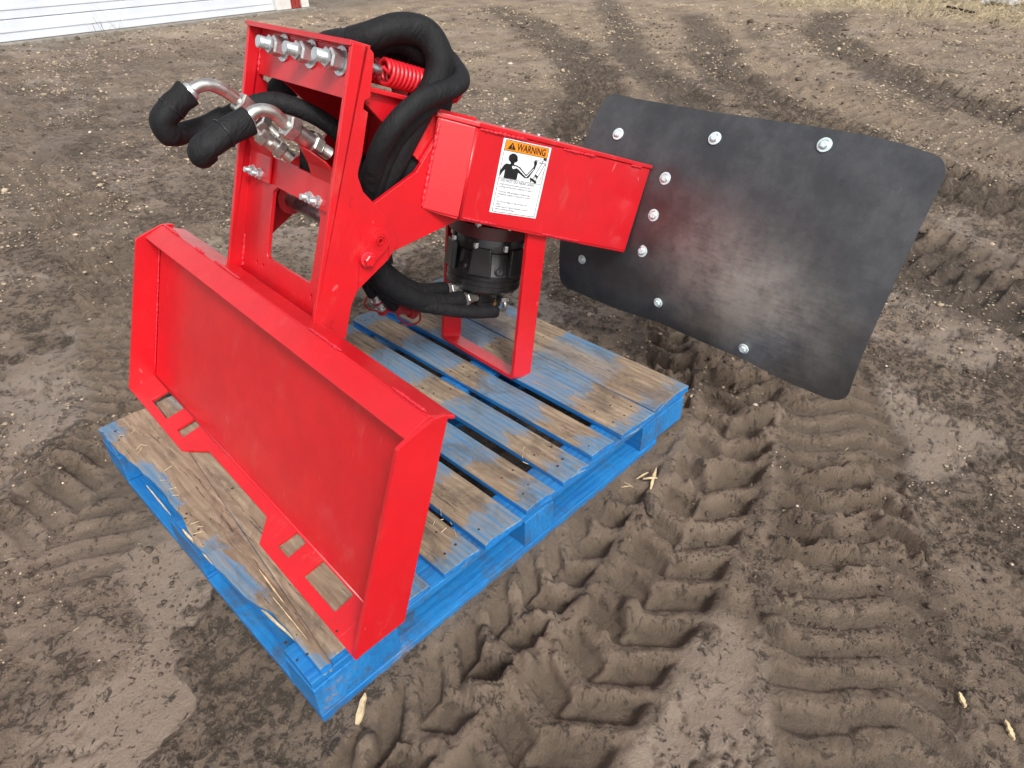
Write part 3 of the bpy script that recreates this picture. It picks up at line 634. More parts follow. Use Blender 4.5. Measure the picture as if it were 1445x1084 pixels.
# boom box
bx = .170; bl = -.298
def wallplate(name, pts, thick): return prism3(name, pts, thick, M_red, A, .0025)
def bz(x, top): # box height at ahead = x
    t = (x-.34)/(1.09-.34); return (.899-.007*t) if top else (.712-.060*t)
box = prism3('boom_side', [V(bx, bz(.415, 0), .415), V(bx, bz(1.088, 0), 1.088), V(bx, bz(1.094, 1), 1.094), V(bx, bz(.415, 1), .415)], -.0095, M_red, A, .003)
prism3('boom_side', [V(.124, bz(.345, 0)-.001, .340), V(bx-.0008, bz(.415, 0), .4145), V(bx-.0008, bz(.415, 1), .4145), V(.124, bz(.345, 1), .340)], -.0095, M_red, A, .003)
prism3('boom_side', [V(bl, bz(.415, 0), .415), V(bl, bz(.415, 1), .415), V(bl, bz(1.09, 1), 1.09), V(bl, bz(1.09, 0), 1.09)], -.0095, M_red, A, .003)
prism3('boom_side', [V(-.252, bz(.345, 0), .345), V(-.252, bz(.345, 1), .345), V(bl, bz(.415, 1), .4145), V(bl, bz(.415, 0), .4145)], -.0095, M_red, A, .003)
tp = [(.120, .340), (bx+.0035, .413), (bx+.0035, 1.097), (bl-.0035, 1.097), (bl-.0035, .413), (-.25, .340)]
vs, fs = slab([tp], lambda p, q, t: V(p, bz(q, 1)+.0005+t, q), 0, .010); boxtop = link('boom_top', mesh('boom_top', vs, fs), M_red, A, bevel=.002)
bp = [(.118, .343), (bx-.002, .416), (bx-.002, 1.088), (bl+.002, 1.088), (bl+.002, .416), (-.248, .343)]
vs, fs = slab([bp], lambda p, q, t: V(p, bz(q, 0)-.004+t, q), 0, .008); link('boom_floor', mesh('boom_floor', vs, fs), M_red, A, bevel=.0015)
plate('boom_end_plate', [[(-.30, .635), (.245, .655), (.245, .893), (-.30, .893)]], 2, 1.0905-.0005, 1.0945, M_red, A) if False else None
for i, (a, b) in enumerate(((.42, .57), (.70, .83), (.995, 1.05))): weld(V(bx+.001, bz((a+b)/2, 1)-.002, a), V(bx+.001, bz((a+b)/2, 1)-.002, b), .0052, box, seed=40+i)
for i, (a, b) in enumerate(((.425, .53), (.70, .86))): weld(V(bx-.001, bz(a, 0)+.002, a), V(bx-.001, bz(b, 0)+.002, b), .0048, box, seed=50+i)
weld(V(.127, .715, .338), V(.127, .898, .345), .0055, box, seed=60); tube('bend', [V(bx-.004, .704, .4150), V(bx-.004, .897, .4150)], .0048, M_red, box, seed=61)
for x in (.712, .793, .854, .94):
    b = lathe('bolt', [(.0055, 0), (.0055, .006), (.004, .0075)], V(-.06, .904, x), V(0, 1, 0), M_zinc, A, seg=12)

# warning decal
D0, D1, D2, D3 = V(bx+.0006, .8895, .494), V(bx+.0006, .890, .656), V(bx+.0006, .722, .660), V(bx+.0006, .727, .498)
M_white = plain('white decal vinyl', (.80, .82, .84), .35, 0, var=.03); M_black = plain('black decal print', (.012, .012, .014), .45, var=.1)
M_orange = plain('orange decal print', (.80, .25, .01), .4, var=.04)
def dp(u, v, k=1):   # u 0..1 across, v 0..1 down
    p = D0.lerp(D1, u).lerp(D3.lerp(D2, u), v); return p+V(1, 0, 0)*.0004*k
def dpoly(name, pts, k, mat, parent, r=0, loops=None):
    ls = [rnd(l, r) for l in (loops or [pts])]; tris = tessellate_polygon([[Vector((p, q, 0)) for p, q in l] for l in ls]); fl_ = [x for l in ls for x in l]
    me = bpy.data.meshes.new(name); me.from_pydata([tuple(dp(u, v, k)) for u, v in fl_], [], [tuple(t) for t in tris]); me.update()
    bm = bmesh.new(); bm.from_mesh(me)
    for f_ in bm.faces:
        if f_.normal.dot(V(1, 0, 0)) < 0: f_.normal_flip()
    bm.to_mesh(me); bm.free(); return link(name, me, mat, parent)
decal = dpoly('warning_decal', [(0, 0), (1, 0), (1, 1), (0, 1)], 0, M_white, A, .01); decal['label'] = 'white warning decal with orange header and leak pictogram'
dpoly('header', [(.055, .02, .03), (.945, .02, .03), (.945, .148, 0), (.055, .148, 0)], 1, M_orange, decal)
dpoly('border', None, 1, M_black, decal, loops=[[(.045, .012, .03), (.955, .012, .03), (.955, .985, .03), (.045, .985, .03)], [(.053, .018, .03), (.947, .018, .03), (.947, .979, .03), (.053, .979, .03)]])
dpoly('rule', [(.05, .148), (.95, .148), (.95, .153), (.05, .153)], 2, M_black, decal); dpoly('rule', [(.05, .515), (.95, .515), (.95, .519), (.05, .519)], 2, M_black, decal)
dpoly('hazard_triangle', None, 2, M_black, decal, loops=[[(.10, .128), (.185, .035), (.27, .128)]])
dpoly('exclamation_mark', [(.177, .065), (.193, .065), (.189, .102), (.181, .102)], 3, M_orange, decal); dpoly('exclamation_mark', [(.178, .108), (.192, .108), (.192, .118), (.178, .118)], 3, M_orange, decal)
AR = .162/.165
def pic(name, pts, k=1, mat=None, r=0): dpoly(name, pts, k, mat or M_black, decal, r)
head = [(.255+.092*math.cos(a), .235+.062*math.sin(a)) for a in [2*math.pi*k/24 for k in range(24)]]
pic('figure', head); pic('figure', [(.33, .225), (.365, .255), (.34, .262), (.345, .275), (.30, .29), (.27, .26)], 1)
pic('figure', [(.225, .28), (.30, .28), (.30, .335), (.225, .335)], 1)
torso = [(.14, .318, .03), (.35, .318, .03), (.43, .335), (.575, .415), (.60, .41), (.70, .305), (.725, .25), (.755, .255), (.745, .32), (.645, .46, .03), (.575, .47, .03), (.41, .41), (.41, .512), (.14, .512), (.14, .40), (.105, .43), (.06, .50), (.052, .42), (.10, .345)]
pic('figure', torso)
for a in (-1.15, -.75, -.35, .05, .5):
    d = Vector((math.sin(a)*.062, -math.cos(a)*.06)); c0 = Vector((.735, .25)); nn = Vector((d.y, -d.x)).normalized()*.008
    pic('finger', [tuple(c0-nn), tuple(c0+nn), tuple(c0+d+nn*.5), tuple(c0+d-nn*.5)], 2)
pic('palm', [(.70, .225), (.765, .225), (.76, .275), (.705, .275)], 1, r=.01)
pic('heart', [(.285, .375, .01), (.255, .345, .012), (.275, .33, .01), (.30, .34), (.325, .33, .01), (.345, .345, .012), (.34, .36)], 3, M_white)
pic('artery', [(.33, .335), (.40, .345), (.585, .44), (.71, .32), (.722, .325), (.59, .455), (.39, .362), (.335, .352)], 3, M_white)
def dline(p, q, w, name='hose_drawing', k=2, mat=None):
    a, b = Vector(p), Vector(q); n_ = Vector((b.y-a.y, a.x-b.x)).normalized()*w/2; pic(name, [tuple(a-n_), tuple(b-n_), tuple(b+n_), tuple(a+n_)], k, mat)
for p, q, w in (((.88, .205), (.735, .47), .010), ((.94, .225), (.80, .485), .010), ((.77, .40), (.84, .43), .03), ((.68, .455), (.83, .50), .03), ((.80, .23), (.93, .175), .006), ((.79, .245), (.93, .215), .006), ((.88, .165), (.94, .175), .03),
                ((.78, .20), (.85, .165), .005), ((.71, .47), (.70, .505), .02), ((.80, .48), (.79, .513), .02), ((.94, .33), (.90, .50), .005), ((.85, .50), (.92, .42), .004), ((.80, .42), (.735, .50), .006)): dline(p, q, w)
def text(body, u, v, size, k, mat, bold=0, wsc=1):
    cu = bpy.data.curves.new('lettering', 'FONT'); cu.body = body; cu.size = 1; cu.offset = bold; o = bpy.data.objects.new('lettering', cu); C.objects.link(o)
    dg = bpy.context.evaluated_depsgraph_get(); me = bpy.data.meshes.new_from_object(o.evaluated_get(dg)); bpy.data.objects.remove(o)
    for vv in me.vertices: vv.co = dp(u+vv.co.x*size*wsc, v-vv.co.y*size, k)
    me.name = 'lettering'; me.materials.clear(); return link('lettering', me, mat, decal)
text('WARNING', .29, .125, .128, 2, M_black, .02, .98)
M_ink = plain('grey decal print', (.10, .11, .14), .5)
text('DO NOT GO NEAR LEAKS', .09, .562, .050, 2, M_ink, .005, 1.22)
for i, (u, s) in enumerate(((.07, '\u2022 High pressure oil easily punctures skin'), (.09, 'causing serious injury, gangrene or death.'), None or (.07, ''), (.07, '\u2022 If injured, seek emergency medical help.'), (.09, 'Immediate surgery is required to remove'), (.09, 'oil.'), (.07, ''), (.07, '\u2022 Do not use finger or skin to check for'), (.09, 'leaks.'), (.07, '\u2022 Lower load or relieve hydraulic pressure'), (.09, 'before loosening fittings.'))):
    if s: text(s, u, .605+i*.0345, .037, 2, M_ink, 0, 1.12)

# curved steel shield at the end of the boom
def fsh(x, u): return 1.0955+((1.15-min(max(x, 0), .88)) if u > .78 else 1.1)*max(abs(u-.78)-.06, 0)**2
def shield():
    x0, x1, y0, y1 = -.097, .881, .457, 1.076; R = .035; nxs = [x0+(x1-x0)*i/56 for i in range(57)]
    for r_ in (.0012, .004, .009, .016, .025): nxs += [x0+r_, x1-r_]
    nxs = sorted(set(nxs)); ys = [k/36 for k in range(37)]; vs = []; fs = []
    TX, TY = [-.097, -.006, .258, .528, .697, .77, .845, .881], [1.073, 1.069, 1.071, 1.081, 1.084, 1.080, 1.070, 1.062]; BX, BY = [-.097, -.037, .138, .308, .463, .594, .735, .828, .881], [.455, .457, .459, .477, .476, .478, .467, .470, .478]
    def lim(x):
        d = min(x-x0, x1-x); c = 0
        if d < R: c = R-math.sqrt(max(R*R-(R-d)**2, 0))
        return float(np.interp(x, BX, BY))+c, float(np.interp(x, TX, TY))-c
    for t in (0, 1):
        for x in nxs:
            lo, hi = lim(x)
            for k in ys:
                u = lo+(hi-lo)*k
                g = fsh(x, u)
                # dimples pulled in around the end bolts
                dm = sum(.009*math.exp(-(((x-.222)/.024)**2+((u-b)/.024)**2)) for b in (.878, .774, .668))
                sl = .05*0
                vs.append(V(x, u, g+dm+.0035*math.sin(x*5+u*3)+t*.0042))
    m = len(ys); N = len(nxs)*m
    for i in range(len(nxs)-1):
        for j in range(m-1):
            a = i*m+j; fs += [(a, a+1, a+m+1, a+m), (N+a, N+a+m, N+a+m+1, N+a+1)]
    for i in range(len(nxs)-1):
        a = i*m; fs += [(a, a+m, N+a+m, N+a), (a+m-1, N+a+m-1, N+a+2*m-1, a+2*m-1)]
    for j in range(m-1):
        fs += [(j, N+j, N+j+1, j+1), ((len(nxs)-1)*m+j, (len(nxs)-1)*m+j+1, N+(len(nxs)-1)*m+j+1, N+(len(nxs)-1)*m+j)]
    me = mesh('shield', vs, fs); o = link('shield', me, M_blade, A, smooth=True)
    try: me.set_sharp_from_angle(angle=math.radians(40))
    except Exception: pass
    o['label'] = 'black curved steel shield with a sheen painted across its middle'
    return o
shield_o = shield()
for (x, u) in ((.015, .962), (.324, 1.007), (.608, 1.045), (.221, .878), (.220, .774), (.216, .668), (.003, .577), (.306, .540), (.594, .511)):
    g = fsh(x, u)+(.009 if .2 < x < .23 else 0)+.0035*math.sin(x*5+u*3); sl = (fsh(x, u+.003)-fsh(x, u-.003))/.006; ax = V(0, sl, -1).normalized()
    mid = .2 < x < .23
    washer_bolt(V(x, u, g-.0012), ax, .0175 if mid or u > .9 else .0145, .0092 if mid or u > .9 else .0095, A, .0100)
# back ribs behind the shield
for x in (.03, .33, .61):
    pts = []
    rib = [(fq, fsh(x, fq)+.0085) for fq in [.50+.55*k/14 for k in range(15)]]
    poly = rib+[(1.04, 1.20), (.78, 1.16), (.51, 1.20)]
    plate('rib', [poly], 0, x-.004, x+.004, M_red, A, .001)
plate('boom_end_plate', [[(-.290, .665), (.255, .655), (.255, .893), (-.290, .893)]], 2, 1.112, 1.122, M_red, A)

# guard loop below the boom
def loopstrip():
    ex = Vector(V(0, -.2, .98)).normalized()
    k = -.20
    def P(x, u, e): return V(x, u, .762+(u-.268)*k+e)
    out = [(-.172, .700), (-.172, .262, .014), (.152, .262, .014), (.152, .690), (.141, .690), (.141, .273, .012), (-.161, .273, .012), (-.161, .700)]
    vs, fs = slab([rnd(out, 0)], lambda p, q, t: P(p, q+.0*t, t), -.012, .060)
    vs = [v + V(0, (0.34*0), 0) for v in vs]
    return link('guard_loop', mesh('guard_loop', vs, fs), M_red, A, bevel=.0015)
loopstrip()
# hydraulic motor
mc = lambda u, du=0: V(-.03, u, .715+(.64-u)*.12)
ax = (mc(0)-mc(1)).normalized()           # downwards
mo = lathe('hydraulic_motor', [(.075, .000), (.098, .001), (.100, .004), (.100, .040), (.094, .045), (.100, .100), (.104, .105), (.104, .118), (.1015, .1195), (.1015, .1215), (.104, .123), (.104, .134), (.1015, .1355), (.1015, .138), (.104, .140), (.104, .150), (.094, .158), (.060, .160), (.058, .192), (.048, .198), (.048, .230), (.036, .236)], mc(.645), ax, M_motor, A, seg=48)
lathe('motor_flange', [(.085, -.030), (.110, -.028), (.112, -.020), (.112, .004), (.106, .006)], mc(.645), ax, M_primer, mo, seg=48)
a_ = ax.orthogonal().normalized(); b_ = ax.cross(a_)
for k in range(8):
    th = 2*math.pi*(k+.35)/8; d = a_*math.cos(th)+b_*math.sin(th); p0 = mc(.645)+d*.103
    hexnut('stud_nut', p0-ax*.001, ax, .009, -.034, -.022, M_zinc, mo); lathe('stud', [(.0035, 0), (.0035, .05)], p0-ax*.02, ax, M_motor, mo, seg=8); hexnut('stud_nut', p0, ax, .0075, .018, .034, M_zinc, mo)
for k in range(6):
    th = 2*math.pi*(k+.1)/6; d = a_*math.cos(th)+b_*math.sin(th); sd_ = ax.cross(d)
    for w_ in (1,):
        q = [mc(.645)+d*.094+sd_*.026+ax*.030, mc(.645)+d*.094-sd_*.026+ax*.030, mc(.645)+d*.098-sd_*.032+ax*.106, mc(.645)+d*.098+sd_*.032+ax*.106]
        prism3('motor_lobe', q if (q[1]-q[0]).cross(q[2]-q[0]).dot(d) > 0 else q[::-1], .014, M_motor, mo, .004)
    th += math.pi/6; d = a_*math.cos(th)+b_*math.sin(th)
    lathe('cap_screw', [(.013, 0), (.013, .012), (.010, .014), (.0065, .0135), (.006, .008)], mc(.645)+d*.088+ax*.092, (ax*-.2+d), M_motor, mo, seg=16); hexnut('cap_screw', mc(.645)+d*.083, ax, .010, .156, .168, M_motor, mo)
prism3('port_block', [mc(.645)+ax*.176+v for v in (V(-.045, 0, -.045), V(.045, 0, -.045), V(.045, 0, .045), V(-.045, 0, .045))], -.040, M_motor, mo, .006)
lathe('port_boss', [(.030, 0), (.030, .05), (.024, .055)], mc(.645)+ax*.205+V(0, 0, -.02), V(.1, 0, -1), M_motor, mo, seg=20)
lathe('name_plate', [(.034, 0), (.036, .006), (.030, .012)], mc(.645)+ax*.205+V(.028, 0, -.01), V(1, 0, -.35), M_ochre, mo, seg=12)

# hoses
def hose(name, pts, r, mat=M_cloth, wob=.05, k=10, seg=20, folds=.05, parent=None, seed=None):
    return tube(name, catmull([V(*p) for p in pts], k), r, mat, parent or A, seg=seg, wob=wob, folds=folds, seed=seed if seed is not None else len(bpy.data.objects))
hA = [(0.0, 0.995, 0.199), (0.03, 1.023, 0.215), (0.06, 1.053, 0.263), (0.08, 1.055, 0.309), (0.1, 1.02, 0.338), (0.1, 0.962, 0.337), (0.1, 0.889, 0.306), (0.085, 0.804, 0.281), (0.06, 0.724, 0.275), (0.05, 0.666, 0.277), (.055, .61, .285)]
hB = [(.02, 1.06, .36), (0.075, 1.018, 0.393), (0.115, 0.98, 0.389), (0.135, 0.955, 0.348), (0.145, 0.921, 0.272), (0.135, 0.857, 0.222), (0.095, 0.778, 0.225), (0.055, 0.703, 0.258), (0.04, 0.63, 0.290), (.045, .56, .31)]
hC = [(-0.12, .995, 0.25), (-.06, 1.045, .29), (-0.0, 1.076, 0.338), (0.03, 1.042, 0.391), (0.05, 1.013, 0.405), (0.065, 0.95, 0.390), (0.08, 0.87, 0.367), (0.07, 0.78, 0.325), (0.04, 0.712, 0.315), (0.02, 0.63, 0.320), (.03, .56, .33)]
hD = [(-.20, .97, .25), (-0.12, .998, 0.258), (-0.08, 1.007, 0.311), (-0.06, 1.005, 0.353), (-0.03, 0.995, 0.395), (0.01, 0.95, 0.415), (.03, .85, .37), (.0, .75, .33), (-.01, .66, .32)]
hE = [(-.26, .93, .23), (-.18, .985, .245), (-.07, 1.00, .235), (-.01, 1.01, .225), (.015, 1.03, .245), (.03, 1.045, .29), (.05, 1.03, .34), (.03, .98, .38), (.05, .86, .35), (.03, .75, .32), (.02, .66, .32)]
hose('hose_sleeve', [(a, b-.012*(b > 1), c) for a, b, c in hA], .0285, seed=1); hose('hose_sleeve', [(a, b-.014*(b > 1), c) for a, b, c in hB], .0205, seed=2); hose('hose_sleeve', [(a, b-.022*(b > 1), c) for a, b, c in hC], .026, seed=3); hose('hose_sleeve', hD, .019, seed=4); hose('hose_sleeve', [(a, b-.025*(b > 1), c) for a, b, c in hE], .022, seed=5)
hose('hose_sleeve', [(.02, 1.0, .355), (0.04, .93, 0.355), (.05, .87, .330), (.045, .79, .295), (.03, .71, .285), (.02, .64, .30)], .029, seed=16)
hose('hose_sleeve', [(.09, .985, .365), (.115, .935, .335), (.115, .885, .285), (.10, .83, .255), (.08, .76, .250), (.06, .70, .268), (.05, .64, .29)], .021, seed=18)
hose('hose_sleeve', [(-.05, 1.0, .28), (-0.1, .995, 0.285), (-0.2, 0.98, 0.275), (-0.25, 0.925, 0.241), (-0.272, 0.878, 0.212), (-0.285, 0.83, 0.18), (-0.29, 0.796, 0.150), (-.28, .75, .13)], .031, seed=6)
hose('hose_sleeve', [(-0.2, 0.795, 0.048), (-0.17, 0.826, 0.078), (-0.14, 0.848, 0.118), (-0.1, 0.847, 0.17), (-0.06, 0.822, 0.225), (-0.05, 0.774, 0.278), (-.03, .70, .30)], .019, seed=7)
hose('hose_sleeve', [(-.06, .80, .17), (-.08, .77, .18), (-.09, .70, .20), (-.06, .66, .24)], .019, seed=17)
nl = [(-0.14, 0.834, -0.050), (-0.14, 0.805, -0.076), (-0.14, 0.776, -0.093), (-0.15, 0.752, -0.075), (-0.18, 0.755, -0.036), (-0.19, 0.772, 0.004), (-0.2, 0.797, 0.047)]
hose('hose_sleeve', nl, lambda t: .0245 if t < .5 else .021, seed=8, wob=.08, folds=.12)
nr = [(0.03, 0.820, -0.010), (0.03, 0.800, -0.038), (0.03, 0.777, -0.064), (.025, .757, -.084), (.015, .745, -.080), (.012, .752, -.062)]
hose('hose_sleeve', nr, lambda t: .0245 if t < .7 else .0245-.03*(t-.7), seed=9, wob=.07, folds=.10)
for c, d in ((V(-.14, .800, -.079), V(0, .8, .55)), (V(.03, .790, -.051), V(0, .6, .75))):
    t_ = [c+(d.normalized().orthogonal().normalized()*math.cos(a)+d.normalized().cross(d.normalized().orthogonal().normalized())*math.sin(a))*.0255 for a in [2*math.pi*k/20 for k in range(20)]]
    tube('cable_tie', t_, .0016, M_motor, A, seg=6, closed=True)
def elbow(pts, nutx):
    P = catmull([V(*p) for p in pts], 8); e = tube('steel_elbow', P, .0118, M_fit, A, seg=20)
    d0 = (P[1]-P[0]).normalized(); lathe('ferrule', [(.016, -.012), (.0175, -.006), (.0175, .008), (.015, .011), (.012, .012)], P[0], d0, M_zinc, e)
    d = (P[-1]-P[-3]).normalized(); return e, P[-1], d
e1, pe, d = elbow([(-0.14, 0.833, -0.050), (-0.14, 0.849, -0.032), (-0.14, 0.856, -0.010), (-0.14, 0.852, 0.015), (-0.14, 0.843, 0.036), (-0.14, .836, .048)], 0)
hexnut('swivel_nut', pe, d, .0225, -.004, .028, M_fit, e1); lathe('fitting_body', [(.014, 0), (.014, .045)], pe, d, M_fit, e1); hexnut('bulkhead_nut', pe+d*.05, d, .020, 0, .022, M_fit, e1); thread(pe+d*.07, d, .013, 0, .03, e1, .003, M_fit)
e2, pe, d = elbow([(0.03, 0.816, -0.016), (0.03, 0.832, -0.004), (0.03, 0.841, 0.014), (0.03, 0.840, 0.036), (0.03, 0.829, 0.054), (.03, .822, .064)], 0)
d = (V(.03, .785, .157)-V(.03, .822, .066)).normalized()
hexnut('swivel_nut', pe, d, .0235, -.003, .022, M_fit, e2); lathe('fitting_body', [(.0165, .022), (.0165, .060)], pe, d, M_fit, e2); hexnut('bulkhead_nut', pe, d, .0225, .058, .078, M_fit, e2, rot=.6); thread(pe, d, .0135, .078, .105, e2, .003, M_fit)
for c_0 in (V(-.09, .775, .10), V(-.11, .79, .07)):
    b = lathe('fitting_body', [(.012, 0), (.012, .05)], c_0, V(.2, -.4, .6), M_fit, A); hexnut('nut', c_0, V(.2, -.4, .6), .0175, .012, .030, M_fit, b)
# lower hoses to the motor
hose('hose_sleeve', [(.04, .66, .28), (0.03, 0.614, 0.301), (0.03, 0.565, 0.316), (0.02, 0.519, 0.377), (0.0, 0.480, 0.478), (-0.02, 0.474, 0.580)], .022, seed=11)
hose('hose_sleeve', [(.05, .66, .27), (0.06, 0.621, 0.268), (0.06, 0.566, 0.292), (0.05, 0.515, 0.346), (0.04, 0.470, 0.449), (0.03, 0.456, 0.540), (0.02, 0.458, 0.612)], .024, seed=12)
hose('hose_sleeve', [(.03, .66, .28), (0.03, 0.597, 0.285), (0.03, 0.539, 0.305), (0.03, 0.495, 0.354), (0.04, 0.465, 0.428), (0.05, 0.449, 0.515), (0.06, 0.438, 0.622), (0.06, 0.437, 0.715)], .017, seed=13, folds=.1)
for c0, c1 in (((-.02, .474, .578), (-.025, .474, .65)), ((.02, .458, .608), (.01, .462, .67))):
    P0, P1 = V(*c0), V(*c1); d = (P1-P0).normalized(); b = lathe('hose_fitting', [(.013, 0), (.013, .07)], P0, d, M_fit, A); hexnut('nut', P0, d, .019, .004, .020, M_fit, b); hexnut('nut', P0, d, .0175, .026, .040, M_fit, b)
se = tube('steel_elbow', catmull([V(0.06, 0.437, 0.712), V(.058, .434, .735), V(0.05, 0.436, 0.758), V(0.04, 0.450, 0.768), V(0.03, 0.470, 0.766)], 6), .0065, M_fit, A, seg=14)
hexnut('nut', V(.038, .455, .768), V(-.3, 1, 0), .012, 0, .014, M_fit, se); hexnut('nut', V(.06, .437, .715), V(0, 0, 1), .010, 0, .010, M_zinc, se)
# quick couplers with red dust caps
M_cap = plain('red rubber cap', (.30, .008, .012), .45, 0, 100, .0005, .2)
qc = lathe('quick_coupler', [(.009, -.03), (.013, -.022), (.013, -.006), (.0155, -.004), (.0155, .006), (.013, .008), (.013, .022), (.0155, .024), (.0155, .032), (.010, .036)], V(-.12, .412, .448), V(0, -.75, .65), M_fit, A)
lathe('dust_cap', [(.0165, .030), (.0170, .042), (.013, .047)], V(-.12, .412, .448), V(0, -.75, .65), M_cap, qc); lathe('ring', [(.0162, .0), (.0165, .003), (.0162, .006)], V(-.12, .412, .448), V(0, -.75, .65), M_cap, qc)
hose('cap_strap', [(-0.12, 0.428, 0.440), (-0.12, 0.426, 0.418), (-0.12, 0.405, 0.410), (-0.12, 0.389, 0.424), (-0.12, 0.380, 0.458)], .0026, M_cap, 0, 8, 8, 0, qc)
hose('hose_sleeve', [(-.12, .43, .43), (-.11, .48, .39), (-.07, .54, .35), (-.03, .60, .32)], .016, seed=14)
q2 = lathe('dust_cap', [(.014, -.03), (.017, -.025), (.018, 0), (.016, .004), (.012, .006), (.012, .03), (.017, .034), (.018, .050), (.013, .056)], V(-.11, .390, .520), V(0.1, -.25, .95), M_cap, A)
hose('cap_strap', [(-0.1, 0.400, 0.501), (-0.1, 0.368, 0.513), (-0.1, 0.350, 0.538), (-0.1, 0.345, 0.567), (-0.1, 0.356, 0.59), (-0.1, 0.385, 0.583)], .003, M_cap, 0, 8, 8, 0, q2)
hose('hose_sleeve', [(-.11, .395, .50), (-.10, .45, .44), (-.05, .52, .39), (0, .60, .34)], .016, seed=15)

# ------------------------------------------------------------------ white building behind
wd = Vector((.9856, .1692, 0)); wn = Vector((-.1692, .9856, 0))        # along the wall, away from the camera
WO = Vector((2.0, 10.46, 0))
BM = Matrix(((wd.x, wn.x, 0, WO.x), (wd.y, wn.y, 0, WO.y), (0, 0, 1, 0), (0, 0, 0, 1)))
B = empty('garage', 'white metal garage with ribbed overhead door and red corner panel at the yard edge', 'building', BM)
M_door = plain('white door enamel', (.62, .66, .72), .45, 0, var=.06, vscale=2); M_trim = plain('white trim', (.62, .60, .57), .5, 0, var=.08); M_rp = plain('dark red wall panel', (.28, .035, .03), .5, 0, var=.15)
M_conc = plain('weathered concrete', (.22, .20, .17), .85, 0, 30, .006, .3)
def bbox(name, x0, x1, y0, y1, z0, z1, mat, parent, bevel=.004):
    vs = [(x, y, z) for x in (x0, x1) for y in (y0, y1) for z in (z0, z1)]; fs = [(0, 1, 3, 2), (4, 6, 7, 5), (0, 4, 5, 1), (2, 3, 7, 6), (0, 2, 6, 4), (1, 5, 7, 3)]
    return link(name, mesh(name, vs, fs), mat, parent, bevel=bevel)
for k in range(12):
    z0 = .03+k*.245; p = bbox('door_panel', -6, 4.40, .05, .10, z0, z0+.237, M_door, B, .006)
    bbox('groove_rib', -5.98, 4.38, .040, .0495, z0+.10, z0+.135, M_door, p, .004)
bbox('door_backing', -6, 4.40, .1015, .12, .0, 2.98, M_door, B)
bbox('threshold', -6.2, 5.2, -.10, .30, -.2, .025, M_conc, B, .01)
bbox('door_frame', 4.405, 4.72, -.02, .14, .03, 2.99, M_trim, B); bbox('wall_panel', 4.725, 4.955, .0, .14, .03, 2.99, M_rp, B)
for k in range(3): bbox('wall_rib', 4.76+k*.075, 4.785+k*.075, -.018, -.001, .03, 2.99, M_rp, B)
bbox('corner_trim', 4.96, 5.12, -.025, .16, .03, 2.99, M_trim, B)
bbox('wall', -6, 5.10, -.01, .14, 3.0, 3.9, M_rp, B); bbox('side_wall', 5.0, 5.10, .165, 8, .0, 3.9, M_rp, B)
bbox('roof', -6.3, 5.4, -.4, 8.2, 3.91, 4.0, M_trim, B)

# ------------------------------------------------------------------ things lying about
M_board = plain('grey weathered plank', (.42, .38, .33), .85, 0, 60, .003, .25); M_debris = plain('dark brush wood', (.05, .033, .02), .9, 0, 40, .01, .5)
def lying(name, p, q, w, h, mat, label, cat, lift=0):
    p = Vector((*p, gz(*p)+lift)); q = Vector((*q, gz(*q)+lift)); d = (q-p).normalized(); s = d.cross(Vector((0, 0, 1))).normalized()*w/2; u = Vector((0, 0, h)); n = 8; vs = []; fs = []
    for i in range(n+1):
        c = p.lerp(q, i/n); c.z += .01*w*math.sin(i*1.3); vs += [c-s, c+s, c+s+u, c-s+u]
    for i in range(n): a = i*4; fs += [(a+j, a+(j+1) % 4, a+4+(j+1) % 4, a+4+j) for j in range(4)]
    fs += [(0, 3, 2, 1), (n*4, n*4+1, n*4+2, n*4+3)]
    o = link(name, mesh(name, vs, fs), mat, bevel=min(w, h)*.08); tag(o, label, cat); return o
lying('plank', (14.0, 4.0), (14.1, 2.55), .14, .06, M_board, 'long grey weathered plank lying in dry straw at the yard edge', 'plank', .05)
lying('metal_stake', (12.3, 2.0), (12.9, 2.55), .03, .03, M_debris, 'thin dark rusty rod lying on the mud before the straw', 'rod', .03)
lying('log', (15.4, 3.4), (14.3, .9), .45, .42, M_debris, 'dark heap of old timber behind the straw at top right', 'log')
def crumple():
    vs = []; fs = []; n = 14; rr = random.Random(3)
    for i in range(n):
        for j in range(n): vs.append((14.0+.55*i/(n-1)+rr.uniform(-.02, .02), 1.85+.5*j/(n-1)+rr.uniform(-.02, .02), .05+.16*math.sin(i/(n-1)*3.1)*math.sin(j/(n-1)*3.1)+rr.uniform(0, .06)))
    for i in range(n-1):
        for j in range(n-1): a = i*n+j; fs.append((a, a+1, a+n+1, a+n))
    o = link('tarpaulin', mesh('tarpaulin', vs, fs), plain('grey plastic sheet', (.35, .34, .33), .4)); so = o.modifiers.new('s', 'SOLIDIFY'); so.thickness = .004; return tag(o, 'crumpled grey plastic sheet lying beside the plank in the straw', 'plastic sheet')
crumple()
